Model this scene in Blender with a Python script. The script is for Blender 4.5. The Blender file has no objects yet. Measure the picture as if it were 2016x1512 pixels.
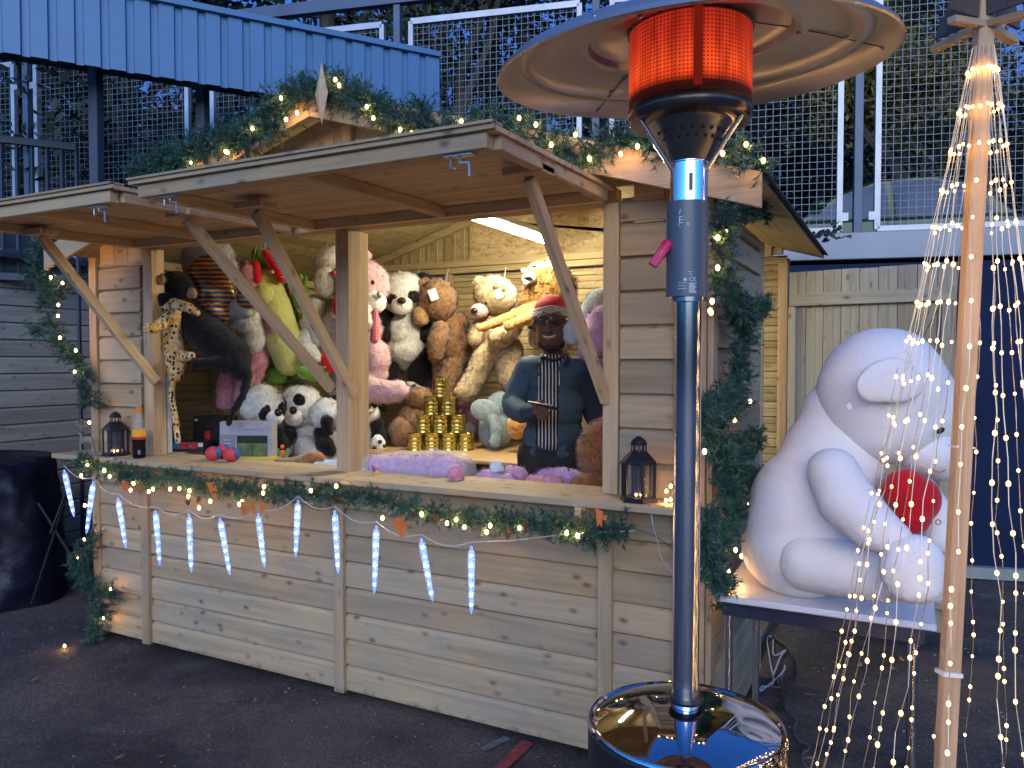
import bpy, bmesh, math, random
import numpy as np
from mathutils import Vector, Matrix, noise
random.seed(7); np.random.seed(7)
R_ = math.radians
S = bpy.context.scene
C = S.collection
# ------------------------------------------------------------------ camera
CAM = Vector((4.006, -2.779, 1.55)); YAW = R_(27.1); PITCH = R_(-1.74); FPX = 1514.0
cd = bpy.data.cameras.new("camera"); cam = bpy.data.objects.new("camera", cd); C.objects.link(cam)
cd.sensor_width = 36.0; cd.lens = FPX/2016*36.0; cd.clip_start = 0.05; cd.clip_end = 500
cam.location = CAM; cam.rotation_euler = (math.pi/2+PITCH, 0, YAW); S.camera = cam
# ------------------------------------------------------------------ dusk sky, one weak soft sun lamp
W_ = bpy.data.worlds.new("World"); S.world = W_; W_.use_nodes = True
nt = W_.node_tree; nt.nodes.clear()
sky = nt.nodes.new('ShaderNodeTexSky'); sky.sky_type = 'NISHITA'; sky.sun_disc = False
sky.sun_elevation = R_(-3.5); sky.sun_rotation = R_(160); sky.air_density = 1.0; sky.ozone_density = 3.0; sky.dust_density = 0.0
bg = nt.nodes.new('ShaderNodeBackground'); bg.inputs['Strength'].default_value = 16.5
wo = nt.nodes.new('ShaderNodeOutputWorld')
wb = nt.nodes.new('ShaderNodeMix'); wb.data_type = 'RGBA'; wb.blend_type = 'MULTIPLY'; wb.inputs[0].default_value = 1; wb.inputs[7].default_value = (.29, 1.13, 1.22, 1)   # white balance of the dusk sky
nt.links.new(sky.outputs[0], wb.inputs[6]); nt.links.new(wb.outputs[2], bg.inputs[0]); nt.links.new(bg.outputs[0], wo.inputs[0])
sd = bpy.data.lights.new("sun", 'SUN'); sd.energy = 1.85; sd.angle = R_(50); sd.color = (1.0, 0.82, 0.50)
sun = bpy.data.objects.new("sun", sd); C.objects.link(sun); sun.rotation_euler = (R_(74), 0, R_(22))
S.view_settings.view_transform = 'Standard'; S.view_settings.look = 'None'
S.view_settings.exposure = 0.16; S.view_settings.gamma = 1.0
S.render.engine = 'CYCLES'; S.cycles.use_denoising = True; S.cycles.max_bounces = 8
S.cycles.sample_clamp_indirect = 4.0; S.cycles.transparent_max_bounces = 12
# ------------------------------------------------------------------ geometry helpers
_M = cam.rotation_euler.to_matrix()
RT = Vector((math.cos(YAW), math.sin(YAW), 0)); FW = Vector((-math.sin(YAW), math.cos(YAW), 0)); UP = Vector((0, 0, 1))
def ray(px, py): return (_M @ Vector(((px-1008)/FPX, (756-py)/FPX, -1)))
def atf(px, py, f): d = ray(px, py); return CAM + d*(f/d.dot(FW))     # a point f metres in front
def aty(px, py, y): d = ray(px, py); return CAM + d*((y-CAM.y)/d.y)     # on a plane y = const
def atx(px, py, x): d = ray(px, py); return CAM + d*((x-CAM.x)/d.x)
def atz(px, py, z): d = ray(px, py); return CAM + d*((z-CAM.z)/d.z)
BASE = {}
def tag(o, label=None, cat=None, group=None, kind=None):
    if label: o['label'] = label
    if cat: o['category'] = cat
    if group: o['group'] = group
    if kind: o['kind'] = kind
    return o
def thing(name, label, cat, loc=(0,0,0), group=None):
    o = bpy.data.objects.new(name, None); C.objects.link(o); o.location = loc; o.empty_display_size = .05
    BASE[o.name] = Vector(loc); return tag(o, label, cat, group)
_ico = {}
def ico(sub):
    if sub not in _ico:
        b = bmesh.new(); bmesh.ops.create_icosphere(b, subdivisions=sub, radius=1)
        v = np.array([x.co[:] for x in b.verts]); f = [[q.index for q in x.verts] for x in b.faces]; b.free()
        _ico[sub] = (v, f)
    return _ico[sub]
class MB:
    def __init__(s): s.V=[]; s.F=[]; s.T=[]; s.N=0; s.RN=[]
    def add(s, v, f, tc=None, rnd=None):
        v = np.asarray(v, float).reshape(-1, 3); n0 = s.N
        off = np.array([random.uniform(-50, 50) for _ in range(3)])
        s.V.append(v); s.T.append((v if tc is None else np.asarray(tc, float))+off); s.N += len(v)
        s.RN.append(np.full(len(v), random.random() if rnd is None else rnd))
        s.F.extend([[i+n0 for i in q] for q in f]); return s
    def box(s, c, sz, ax=None, rnd=None):
        a = np.eye(3) if ax is None else np.array([list(q) for q in ax])
        h = np.array(sz)/2
        l = np.array([[x, y, z] for x in (-1,1) for y in (-1,1) for z in (-1,1)])*h
        v = np.array(c[:])+l@a
        k = int(np.argmax(sz)); o = [k]+[i for i in range(3) if i != k]
        s.add(v, [(0,1,3,2),(4,6,7,5),(0,4,5,1),(2,3,7,6),(0,2,6,4),(1,5,7,3)], l[:, o], rnd); return s
    def b2(s, x0, x1, y0, y1, z0, z1): return s.box(((x0+x1)/2,(y0+y1)/2,(z0+z1)/2),(x1-x0,y1-y0,z1-z0))
    def beam(s, p0, p1, w, h, up=(0,0,1)):
        p0, p1 = Vector(p0), Vector(p1); d = p1-p0; L = d.length; d.normalize()
        sd_ = d.cross(Vector(up)).normalized(); u = sd_.cross(d).normalized()
        return s.box((p0+p1)/2, (L, w, h), (d, sd_, u))
    def tube(s, pts, r, n=8, cap=True):
        P = [Vector(p) for p in pts]; m = len(P)
        rr = r if isinstance(r, (list, tuple)) else [r]*m
        v = []; u = None; tc = []; run = 0
        for i in range(m):
            d = (P[min(i+1, m-1)]-P[max(i-1, 0)])
            d = d.normalized() if d.length > 1e-9 else Vector((0,0,1))
            if u is None: u = d.orthogonal().normalized()
            u = (u-d*u.dot(d)); u = u.normalized() if u.length > 1e-6 else d.orthogonal().normalized()
            w = d.cross(u)
            if i: run += (P[i]-P[i-1]).length
            for k in range(n):
                a = 2*math.pi*k/n; v.append(P[i]+(u*math.cos(a)+w*math.sin(a))*rr[i]); tc.append((run, math.cos(a)*rr[i], math.sin(a)*rr[i]))
        f = [(i*n+k, i*n+(k+1)%n, (i+1)*n+(k+1)%n, (i+1)*n+k) for i in range(m-1) for k in range(n)]
        if cap: f += [tuple(range(n))[::-1], tuple((m-1)*n+k for k in range(n))]
        return s.add([q[:] for q in v], f, tc)
    def lathe(s, prof, c=(0,0,0), n=32, ax=None, closed=False):
        a = np.eye(3) if ax is None else np.array([list(q) for q in ax]); m = len(prof)
        l = np.array([[r*math.cos(2*math.pi*k/n), r*math.sin(2*math.pi*k/n), z] for r, z in prof for k in range(n)])
        f = [(i*n+k, i*n+(k+1)%n, (i+1)*n+(k+1)%n, (i+1)*n+k) for i in range(m-1) for k in range(n)]
        if closed: f += [((m-1)*n+k, (m-1)*n+(k+1)%n, (k+1)%n, k) for k in range(n)]
        return s.add(np.array(c[:])+l@a, f, l)
    def prism(s, poly, o, u, v, t):          # polygon in plane (u,v) at o, thickness t along u x v
        o, u, v = Vector(o), Vector(u), Vector(v); n_ = u.cross(v).normalized()*t; k = len(poly)
        a = [(o+u*x+v*y)[:] for x, y in poly]; b = [(o+u*x+v*y+n_)[:] for x, y in poly]
        f = [tuple(range(k))[::-1], tuple(range(k, 2*k))]+[(i, (i+1)%k, k+(i+1)%k, k+i) for i in range(k)]
        return s.add(a+b, f)
    def ell(s, c, r, ax=None, sub=3, rot=0):
        V_, F_ = ico(sub); a = np.array([list(q) for q in (ax or ((1,0,0),(0,1,0),(0,0,1)))])
        return s.add(np.array(c[:])+(V_*np.array(r))@a, F_)
    def extr(s, prof, p0, p1, up=(0,0,1), out=(0,-1,0)):   # profile [(out,up)] swept p0->p1
        p0, p1, up, out = Vector(p0), Vector(p1), Vector(up), Vector(out); k = len(prof); L = (p1-p0).length
        a = [(p0+out*x+up*y)[:] for x, y in prof]; b = [(p1+out*x+up*y)[:] for x, y in prof]
        tc = [(0, x, y) for x, y in prof]+[(L, x, y) for x, y in prof]
        f = [tuple(range(k))[::-1], tuple(range(k, 2*k))]+[(i, (i+1)%k, k+(i+1)%k, k+i) for i in range(k)]
        return s.add(a+b, f, tc)
    def build(s, name, m, parent=None, smooth=False, bevel=0, loc=None):
        V_ = np.concatenate(s.V); T_ = np.concatenate(s.T)
        if parent is not None: b = BASE.get(parent.name, Vector())
        elif loc is not None: b = Vector(loc)
        else: b = Vector()
        V_ = V_-np.array(b[:])
        me = bpy.data.meshes.new(name); me.from_pydata(V_.tolist(), [], s.F)
        at = me.attributes.new('tc', 'FLOAT_VECTOR', 'POINT'); at.data.foreach_set('vector', T_.astype(np.float32).ravel())
        at = me.attributes.new('rnd', 'FLOAT', 'POINT'); at.data.foreach_set('value', np.concatenate(s.RN).astype(np.float32))
        bm = bmesh.new(); bm.from_mesh(me); bmesh.ops.recalc_face_normals(bm, faces=bm.faces); bm.to_mesh(me); bm.free()
        if smooth:
            me.polygons.foreach_set('use_smooth', [True]*len(me.polygons))
            if smooth != 2:
                try: me.set_sharp_from_angle(angle=R_(38))
                except Exception: pass
        o = bpy.data.objects.new(name, me); C.objects.link(o); me.materials.append(m)
        if parent is not None: o.parent = parent
        else: o.location = b
        BASE[o.name] = b
        if bevel:
            md = o.modifiers.new('bevel', 'BEVEL'); md.width = bevel; md.segments = 1; md.limit_method = 'ANGLE'; md.angle_limit = R_(50)
        return o
# ------------------------------------------------------------------ materials
def lin(r, g, b): return tuple(((x/255)/12.92 if x/255 <= .04045 else ((x/255+.055)/1.055)**2.4) for x in (r, g, b))
class NT:
    def __init__(s, name):
        s.m = bpy.data.materials.new(name); s.m.use_nodes = True; s.t = s.m.node_tree
        s.p = s.t.nodes['Principled BSDF']; s.o = s.t.nodes['Material Output']
    def n(s, ty, **k):
        q = s.t.nodes.new('ShaderNode'+ty)
        for a, b in k.items():
            if a[0] == '_': setattr(q, a[1:], b)
            else: q.inputs[a.replace('__', ' ')].default_value = b
        return q
    def l(s, a, b): s.t.links.new(a, b)
    def ramp(s, fac, stops, interp='LINEAR'):
        q = s.t.nodes.new('ShaderNodeValToRGB'); e = q.color_ramp.elements; q.color_ramp.interpolation = interp
        while len(e) < len(stops): e.new(.5)
        for i, (p, c) in enumerate(stops):
            e[i].position = p; e[i].color = (*c, 1) if len(c) == 3 else c
        s.l(fac, q.inputs[0]); return q.outputs[0]
    def mix(s, a, b, fac, mode='MIX'):
        q = s.t.nodes.new('ShaderNodeMix'); q.data_type = 'RGBA'; q.blend_type = mode
        for sock, v in ((q.inputs[0], fac), (q.inputs[6], a), (q.inputs[7], b)):
            if hasattr(v, 'links'): s.l(v, sock)
            elif isinstance(v, (int, float)): sock.default_value = v
            else: sock.default_value = (*v, 1)
        return q.outputs[2]
    def mapv(s, src, scale, loc=(0,0,0)):
        q = s.t.nodes.new('ShaderNodeMapping'); q.inputs['Scale'].default_value = scale; q.inputs['Location'].default_value = loc
        s.l(src, q.inputs['Vector']); return q.outputs[0]
    def tc(s): return s.n('Attribute', _attribute_name='tc').outputs['Vector']
    def rnd(s): return s.n('Attribute', _attribute_name='rnd').outputs['Fac']
    def obj(s): return s.n('TexCoord').outputs['Object']
    def bump(s, h, st=.3, d=.01):
        q = s.n('Bump', Strength=st, Distance=d); s.l(h, q.inputs['Height']); s.l(q.outputs[0], s.p.inputs['Normal'])
def plain(name, col, rough=.6, metal=0, var=.12, vs=30, bump=0, spec=.5, coat=0):
    t = NT(name); t.p.inputs['Roughness'].default_value = rough; t.p.inputs['Metallic'].default_value = metal
    t.p.inputs['Specular IOR Level'].default_value = spec; t.p.inputs['Coat Weight'].default_value = coat
    nz = t.n('TexNoise', Scale=vs, Detail=4); t.l(t.tc(), nz.inputs['Vector'])
    c = t.ramp(nz.outputs['Fac'], [(.3, tuple(x*(1-var) for x in col)), (.7, tuple(min(1, x*(1+var)) for x in col))])
    t.l(c, t.p.inputs['Base Color'])
    if bump: t.bump(nz.outputs['Fac'], bump, .004)
    return t.m
def emis(name, col, st, sample=True, edge=None):
    t = NT(name); e = t.n('Emission', Strength=st); e.inputs[0].default_value = (*col, 1)
    if edge:
        lw = t.n('LayerWeight', Blend=.35); c = t.ramp(lw.outputs['Facing'], [(.05, col), (.30, edge)]); t.l(c, e.inputs[0])
        mp = t.n('MapRange'); t.l(lw.outputs['Facing'], mp.inputs[0]); mp.inputs[1].default_value = .04; mp.inputs[2].default_value = .30; mp.inputs[3].default_value = st; mp.inputs[4].default_value = 1.1
        t.l(mp.outputs[0], e.inputs[1])
    t.l(e.outputs[0], t.o.inputs[0])
    t.m.cycles.emission_sampling = 'AUTO' if sample else 'NONE'
    return t.m
def wood(name, c1, c2, knot=(.09,.045,.02), kn=.5, rough=.72, grey=(.30,.31,.27), ga=.35, gs=1.0, gm=.5):
    t = NT(name); v = t.tc()
    a = t.n('TexNoise', Scale=1, Detail=5, Roughness=.6, Distortion=.6); t.l(t.mapv(v, (1.6*gs, 26*gs, 26*gs)), a.inputs['Vector'])
    c = t.ramp(a.outputs['Fac'], [(.32, c2), (.52, c1), (.75, tuple(x*1.12 for x in c1))])
    g2 = t.n('TexNoise', Scale=1, Detail=3, Distortion=1.5); t.l(t.mapv(v, (3*gs, 110*gs, 110*gs)), g2.inputs['Vector'])
    c = t.mix(c, t.ramp(g2.outputs['Fac'], [(.35, (.74,.69,.62)), (.6, (1,1,1))]), gm, 'MULTIPLY')
    w = t.n('TexNoise', Scale=3.0, Detail=3); t.l(v, w.inputs['Vector'])
    c = t.mix(c, grey, t.ramp(w.outputs['Fac'], [(.42, (0,0,0)), (.7, (ga, ga, ga))]))
    r = t.ramp(t.rnd(), [(0, (.80,.76,.70)), (.5, (1,.98,.95)), (1, (1.1,1.08,1.02))]); c = t.mix(c, r, 1, 'MULTIPLY')
    k = t.n('TexVoronoi', Scale=1); k.inputs['Randomness'].default_value = 1
    t.l(t.mapv(v, (8.5, 15, 15)), k.inputs['Vector'])
    gate = t.n('TexNoise', Scale=2.2, Detail=0); t.l(v, gate.inputs['Vector'])
    kd = t.ramp(k.outputs['Distance'], [(.07, (1,1,1)), (.14, (.5,.5,.5)), (.24, (0,0,0))])
    kd = t.mix(kd, t.ramp(gate.outputs['Fac'], [(.34, (0,0,0)), (.44, (1,1,1))]), 1, 'MULTIPLY')
    kd = t.mix((0,0,0), kd, kn)
    c = t.mix(c, knot, kd)
    ge = t.n('NewGeometry'); sz = t.n('SeparateXYZ'); t.l(ge.outputs['Position'], sz.inputs[0]); sp = t.n('TexNoise', Scale=9, Detail=6, Roughness=.75); t.l(ge.outputs['Position'], sp.inputs['Vector'])
    ma = t.n('Math', _operation='MULTIPLY_ADD'); t.l(sz.outputs[2], ma.inputs[0]); ma.inputs[1].default_value = 4.5; t.l(sp.outputs['Fac'], ma.inputs[2])
    c = t.mix(c, (.11,.09,.07), t.ramp(ma.outputs[0], [(.50, (.85,.85,.85)), (.72, (0,0,0))]))   # mud splashed along the foot
    t.l(c, t.p.inputs['Base Color'])
    t.p.inputs['Roughness'].default_value = rough; t.p.inputs['Specular IOR Level'].default_value = .3
    t.bump(g2.outputs['Fac'], .25, .002); return t.m
WD = wood('pine_cladding', (.50,.39,.235), (.39,.295,.17), kn=.72, ga=.5, gm=.32)
WD2 = wood('planed_pine', (.60,.44,.26), (.46,.32,.175), kn=.6, ga=.15)
WDI = wood('treated_pine_inside', (.46,.37,.20), (.33,.25,.12), kn=.5, grey=(.33,.33,.2), ga=.3)
WDR = wood('grey_green_door_boards', (.36,.335,.26), (.27,.25,.19), kn=.7, ga=.4, gm=.4)
WDG = wood('weathered_cladding', (.47,.43,.36), (.35,.31,.25), kn=.6, ga=.5)
WDO = wood('light_tree_wood', (.56,.40,.25), (.45,.31,.18), kn=.2, ga=.05)
WDD = wood('dark_tar_wood', (.16,.13,.10), (.10,.08,.06), kn=.3, ga=.2)
def osb():
    t = NT('strand_board'); v = t.tc()
    k = t.n('TexVoronoi', Scale=1); d = t.n('TexNoise', Scale=14, Detail=2); t.l(v, d.inputs['Vector'])
    mv = t.mix(t.mapv(v, (30, 75, 75)), d.outputs['Color'], .0); add = t.n('VectorMath', _operation='ADD')
    sc = t.n('VectorMath', _operation='SCALE', Scale=6); t.l(d.outputs['Color'], sc.inputs[0]); t.l(t.mapv(v, (26, 70, 70)), add.inputs[0]); t.l(sc.outputs[0], add.inputs[1]); t.l(add.outputs[0], k.inputs['Vector'])
    c = t.ramp(k.outputs['Color'], [(.1, (.30,.20,.09)), (.4, (.55,.42,.22)), (.6, (.42,.31,.15)), (.9, (.66,.53,.31))])
    t.l(c, t.p.inputs['Base Color']); t.p.inputs['Roughness'].default_value = .7; t.bump(k.outputs['Distance'], .4, .003); return t.m
OSB = osb()
def plush(name, col, var=.18, sheen=.35, scale=45, col2=None, bump=.8):
    t = NT(name); v = t.obj(); a = t.n('TexNoise', Scale=scale, Detail=5, Roughness=.65); t.l(v, a.inputs['Vector'])
    lo = tuple(x*(1-var*1.6) for x in col); hi = tuple(min(1, x*(1+var)) for x in (col2 or col))
    t.l(t.ramp(a.outputs['Fac'], [(.3, lo), (.68, hi)]), t.p.inputs['Base Color'])
    t.p.inputs['Roughness'].default_value = .95; t.p.inputs['Specular IOR Level'].default_value = .1
    t.p.inputs['Sheen Weight'].default_value = sheen; t.p.inputs['Sheen Roughness'].default_value = .5
    t.bump(a.outputs['Fac'], bump, .014); return t.m
PL = {k: plush('plush_'+k, c, **kw) for k, (c, kw) in dict(
    white=((.80,.80,.76), dict(var=.14)), cream=((.66,.50,.29), dict(var=.34)), black=((.012,.012,.016), dict(sheen=.15)),
    brown=((.33,.18,.09), dict(var=.42)), chestnut=((.36,.14,.05), dict(var=.25)), pink=((.70,.30,.40), dict(var=.22)), palepink=((.74,.48,.50), dict(var=.16)),
    lilac=((.62,.38,.62), dict(var=.14)), yellow=((.58,.60,.20), dict(var=.06)), green=((.16,.36,.04), dict(var=.15)),
    grey=((.40,.40,.40), dict(var=.15)), teal=((.30,.38,.40), dict(var=.15)), gold=((.52,.23,.045), dict(var=.35, col2=(.72,.40,.13))),
    red=((.62,.012,.02), dict(var=.08, bump=.2)), icewhite=((.72,.78,.86), dict(var=.08)), snow=((.91,.88,.83), dict(var=.025, sheen=.3, scale=90, bump=.12)), tan=((.50,.30,.14), dict(var=.2))).items()}
def spots():
    t = NT('leopard_print'); v = t.obj(); d = t.n('TexNoise', Scale=30, Detail=2); t.l(v, d.inputs['Vector'])
    k = t.n('TexVoronoi', Scale=52); t.l(t.mapv(v, (1, 1, .8)), k.inputs['Vector'])
    m = t.ramp(k.outputs['Distance'], [(.30, (1,1,1)), (.42, (0,0,0))], 'LINEAR')
    base = t.ramp(d.outputs['Fac'], [(.4, (.62,.34,.08)), (.65, (.72,.60,.42))]); t.l(t.mix(base, (.012,.010,.01), m), t.p.inputs['Base Color'])
    t.p.inputs['Roughness'].default_value = .9; return t.m
LEO = spots()
def stripes():
    t = NT('rainbow_foil'); v = t.obj(); w = t.n('TexWave', Scale=12.5, Distortion=1.6, Detail=1); w.bands_direction = 'Z'; w.wave_profile = 'SAW'
    w.inputs['Detail Scale'].default_value = 1.2
    t.l(v, w.inputs['Vector'])
    c = t.ramp(w.outputs['Fac'], [(0, (.35,.02,.03)), (.18, (.55,.14,.02)), (.33, (.55,.42,.04)), (.48, (.10,.30,.05)), (.62, (.03,.08,.20)), (.8, (.10,.03,.16)), (1, (.30,.02,.08))])
    t.l(c, t.p.inputs['Base Color']); t.p.inputs['Metallic'].default_value = .7; t.p.inputs['Roughness'].default_value = .28; return t.m
FOIL = stripes()
BLK = plain('black_plastic', (.012,.012,.014), .35); BLKM = plain('black_painted_metal', (.02,.02,.026), .4, .3)
EYE = plain('glossy_eye', (.02,.012,.008), .12); WHT = plain('white_plastic', (.75,.76,.78), .4)
TBL = plain('white_table_top', (.72,.73,.75), .35, var=.03)
STEEL = plain('brushed_steel', (.42,.43,.45), .38, 1, var=.1, vs=8); CHROME = plain('polished_steel', (.80,.80,.81), .15, 1, var=.03)
GALV = plain('galvanised_frame', (.46,.48,.50), .45, .5, var=.12, vs=6); WIRE = plain('galvanised_wire', (.20,.22,.25), .5, .5)
BLUEM = plain('dark_blue_steel', (.09,.12,.17), .45, .2, vs=5); ANTH = plain('anthracite_steel', (.075,.085,.11), .5, .3)
CORR = plain('blue_grey_sheet', (.115,.225,.36), .45, .15, var=.06, vs=3)
WARM = (1.0, .60, .26)
BULB = emis('warm_bulb_glow', (1,.55,.20), 135, True, edge=(1,.34,.05)); BULBS = emis('warm_led_glow', (1,.60,.22), 42, True, edge=(1,.42,.07))
ICE = emis('cold_led_glow', (.62,.74,1.0), 30, True); ORW = plain('orange_ribbon', (.85,.22,.05), .45)
def glassy(name, col=(.8,.88,1), rough=.15, alpha=.35, em=None):
    t = NT(name); t.p.inputs['Base Color'].default_value = (*col, 1); t.p.inputs['Roughness'].default_value = rough
    t.p.inputs['Alpha'].default_value = alpha
    if em: t.p.inputs['Emission Color'].default_value = (*em[0], 1); t.p.inputs['Emission Strength'].default_value = em[1]; t.m.cycles.emission_sampling = 'NONE'
    return t.m
ICEG = glassy('frosted_clear_plastic', (.45,.60,.95), .2, .55, ((.16,.32,1.0), .55)); GLASS = glassy('clear_glass', (.5,.55,.55), .05, .07)
WRAP = glassy('clear_wrapping', (.80,.82,.90), .10, .24)
# ================================================================== SETTING
def st(o, kind='structure'): o['kind'] = kind; return o
def ground_mat():
    t = NT('wet_dark_asphalt'); v = t.n('TexCoord').outputs['Object']
    a = t.n('TexNoise', Scale=95, Detail=6, Roughness=.7); t.l(v, a.inputs['Vector'])
    b = t.n('TexNoise', Scale=1.6, Detail=5, Roughness=.62); t.l(v, b.inputs['Vector'])
    k = t.n('TexVoronoi', Scale=120); t.l(v, k.inputs['Vector'])
    c = t.ramp(a.outputs['Fac'], [(.3, (.030,.028,.028)), (.5, (.120,.104,.090)), (.78, (.33,.29,.25))])
    c = t.mix(c, (.105,.090,.078), t.ramp(b.outputs['Fac'], [(.47, (0,0,0)), (.62, (.7,.7,.7))]))
    chip = t.ramp(k.outputs['Color'], [(.955, (0,0,0)), (.965, (1,1,1))]); chip = t.mix(chip, t.ramp(k.outputs['Distance'], [(.25, (1,1,1)), (.4, (0,0,0))]), 1, 'MULTIPLY')
    c = t.mix(c, (.26,.25,.24), chip); pt = t.n('TexNoise', Scale=.8, Detail=6, Roughness=.7, Distortion=.8); t.l(v, pt.inputs['Vector'])
    c = t.mix(c, t.ramp(pt.outputs['Fac'], [(.38, (.50,.50,.53)), (.5, (1,1,1)), (.62, (1.5,1.42,1.3))]), 1, 'MULTIPLY'); t.l(c, t.p.inputs['Base Color'])
    r = t.ramp(b.outputs['Fac'], [(.38, (.16,.16,.16)), (.46, (.55,.55,.55)), (.7, (.9,.9,.9))]); t.l(r, t.p.inputs['Roughness'])
    t.p.inputs['Specular IOR Level'].default_value = .35
    m = t.n('TexNoise', Scale=17, Detail=6, Roughness=.75); t.l(v, m.inputs['Vector'])
    ad = t.n('Math', _operation='ADD'); t.l(a.outputs['Fac'], ad.inputs[0]); t.l(m.outputs['Fac'], ad.inputs[1])
    t.bump(ad.outputs[0], 1.0, .02); return t.m
GR = ground_mat()
n = 90; xs = np.concatenate([[-150,-40,-12], np.linspace(-4, 8, n), [14,40,150]]); ys = np.concatenate([[-150,-30,-8], np.linspace(-3.6, 6, n), [14,40,150]])
v = [(x, y, 0 if (abs(x) > 9 or y > 6 or y < -4) else .007*noise.noise(Vector((x*2.2, y*2.2, 0)))+.003*noise.noise(Vector((x*9, y*9, 3)))-.006) for y in ys for x in xs]
nx = len(xs); f = [(j*nx+i, j*nx+i+1, (j+1)*nx+i+1, (j+1)*nx+i) for j in range(len(ys)-1) for i in range(nx-1)]
st(MB().add(v, f).build('ground', GR, smooth=2))
# painted marking remnants
mk = MB()
for (a, b, w) in (((1040,1460), (985,1512), .05),):
    p, q = atz(*a, .006), atz(*b, .006); mk.beam(p, q, w, .003)
tag(mk.build('painted_marking', plain('worn_red_paint', (.30,.05,.05), .8, var=.4, vs=40), loc=atz(1012, 1488, 0)), 'worn red painted line on the asphalt by the foot of the stall', 'road marking')
mk = MB(); p, q = atz(1000,1452,.005), atz(950,1475,.005); mk.beam(p, q, .035, .003)
tag(mk.build('painted_marking', plain('worn_white_paint', (.13,.14,.16), .8, var=.4, vs=40), loc=p), 'faded white painted patch on the asphalt beside the red line', 'road marking')
# loose grit and dead leaves
gm = MB(); lm = MB()
for i in range(2600):
    x, y = random.uniform(-2.5, 5.5), random.uniform(-2.6, 3.0)
    if -.1 < x < 3.5 and -.05 < y < 2.1: continue
    r = random.uniform(.0012, .005); z = .002
    if i % 9 == 0:
        a = random.uniform(0, 6.3); l = random.uniform(.010, .034); u = Vector((math.cos(a), math.sin(a), 0)); w = Vector((-u.y, u.x, 0))*.5
        c = Vector((x, y, .008)); lm.add([(c-u*l)[:], (c-w*l)[:], (c+u*l+Vector((0,0,.006)))[:], (c+w*l)[:]], [(0,1,2,3)])
    else: gm.ell((x, y, z), (r*random.uniform(.8,1.6), r, r*.7), sub=1)
st(gm.build('gravel', plain('pale_grit', (.32,.30,.28), .8, var=.5, vs=4)), 'stuff'); st(lm.build('fallen_leaves', plain('brown_leaf', (.27,.15,.07), .8, var=.4)), 'stuff')
# retaining wall line: s metres coordinate toward the left along L
def fl(s, off=0.0): # point on the terrace edge line
    p = CAM + RT*(3.24-4.225*s) + FW*(5.5+s); d = (RT*(-4.225)+FW).normalized(); nrm = Vector((-d.y, d.x, 0))
    if nrm.dot(FW) < 0: nrm = -nrm
    return Vector((p.x, p.y, 0)) + nrm*off
A_, B_ = fl(-.75), fl(3.4)
dL = (B_-A_).normalized(); nB = Vector((-dL.y, dL.x, 0)); nB = nB if nB.dot(FW) > 0 else -nB
def flz(s, z, off=0.0): p = fl(s, off); return Vector((p.x, p.y, z))
rw = thing('retaining_wall', 'dark blue retaining wall with a pale steel capping behind the stall', 'wall', flz(.5, 0, .02))
MB().beam(flz(-.75, 1.13, .10), flz(3.4, 1.13, .10), .2, 2.26).build('wall_panel', plain('dark_blue_wall', (.012,.024,.062), .7, .0, var=.15, vs=2, spec=.12), rw)
MB().beam(flz(-.75, 2.39, .10), flz(3.4, 2.39, .10), .26, .20).build('capping', plain('pale_steel_cap', (.20,.22,.26), .35, .3, var=.15, vs=1.5), rw, bevel=.006)
MB().beam(flz(-.75, .04, -.03), flz(3.4, .04, -.03), .06, .08).build('kerb_edge', plain('pale_edge', (.30,.36,.33), .6), rw)
p0, p1 = flz(-6, 0, .2), flz(8, 0, .2); q0, q1 = p0+nB*120, p1+nB*120
tb = MB().add([(p0.x,p0.y,2.32),(p1.x,p1.y,2.32),(q1.x,q1.y,2.32),(q0.x,q0.y,2.32)], [(0,1,2,3)])
st(tb.build('upper_terrace', plain('terrace_grass', (.05,.06,.03), .9, var=.4, vs=2)))
# fence
fn = thing('mesh_fence', 'tall galvanised square mesh fence with dark blue posts and top rail on the wall capping', 'fence', flz(.5, 2.49, .1))
ps = [-.29, .163, .614, 1.003, 1.44, 1.88, 2.32, 2.76, 3.2]
SL = 4.342
for s in ps:
    MB().beam(flz(s, 2.49, .12), flz(s, 4.56, .12), .06, .06, up=dL).build('post', BLUEM, fn, bevel=.003)
MB().beam(flz(-.75, 4.62, .12), flz(3.4, 4.62, .12), .07, .10).build('top_rail', BLUEM, fn)
for a, b in zip([-.75]+ps, ps+[3.4]):
    s0, s1 = a+.03, b-.03
    if b-a < .2: continue
    fr = MB(); z0, z1 = 2.52, 4.40
    for s in (s0, s1): fr.beam(flz(s, z0, .10), flz(s, z1, .10), .045, .04, up=dL)
    for z in (z0, z1): fr.beam(flz(s0, z, .10), flz(s1, z, .10), .045, .05)
    pf = fr.build('mesh_panel', GALV, fn)
    wm = MB(); L = (s1-s0)*SL; nn = int(L/.052); 
    for i in range(1, nn):
        s = s0+(s1-s0)*i/nn; wm.beam(flz(s, z0, .098), flz(s, z1, .098), .0036, .0036, up=dL)
    m2 = int((z1-z0)/.052)
    for j in range(1, m2):
        z = z0+(z1-z0)*j/m2
        for i in range(0, nn, 6):   # slight crimp
            k = min(i+6, nn); wm.beam(flz(s0+(s1-s0)*i/nn, z+.002*math.sin(i), .102), flz(s0+(s1-s0)*k/nn, z+.002*math.sin(k), .102), .0036, .0036)
    wm.build('wire_mesh', WIRE, pf)
    for s in (s0-.006, s1+.006):
        for z in (2.62, 4.18): MB().beam(flz(s-.008, z, .09), flz(s+.008, z, .09), .03, .06).build('clamp', GALV, pf)
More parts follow.
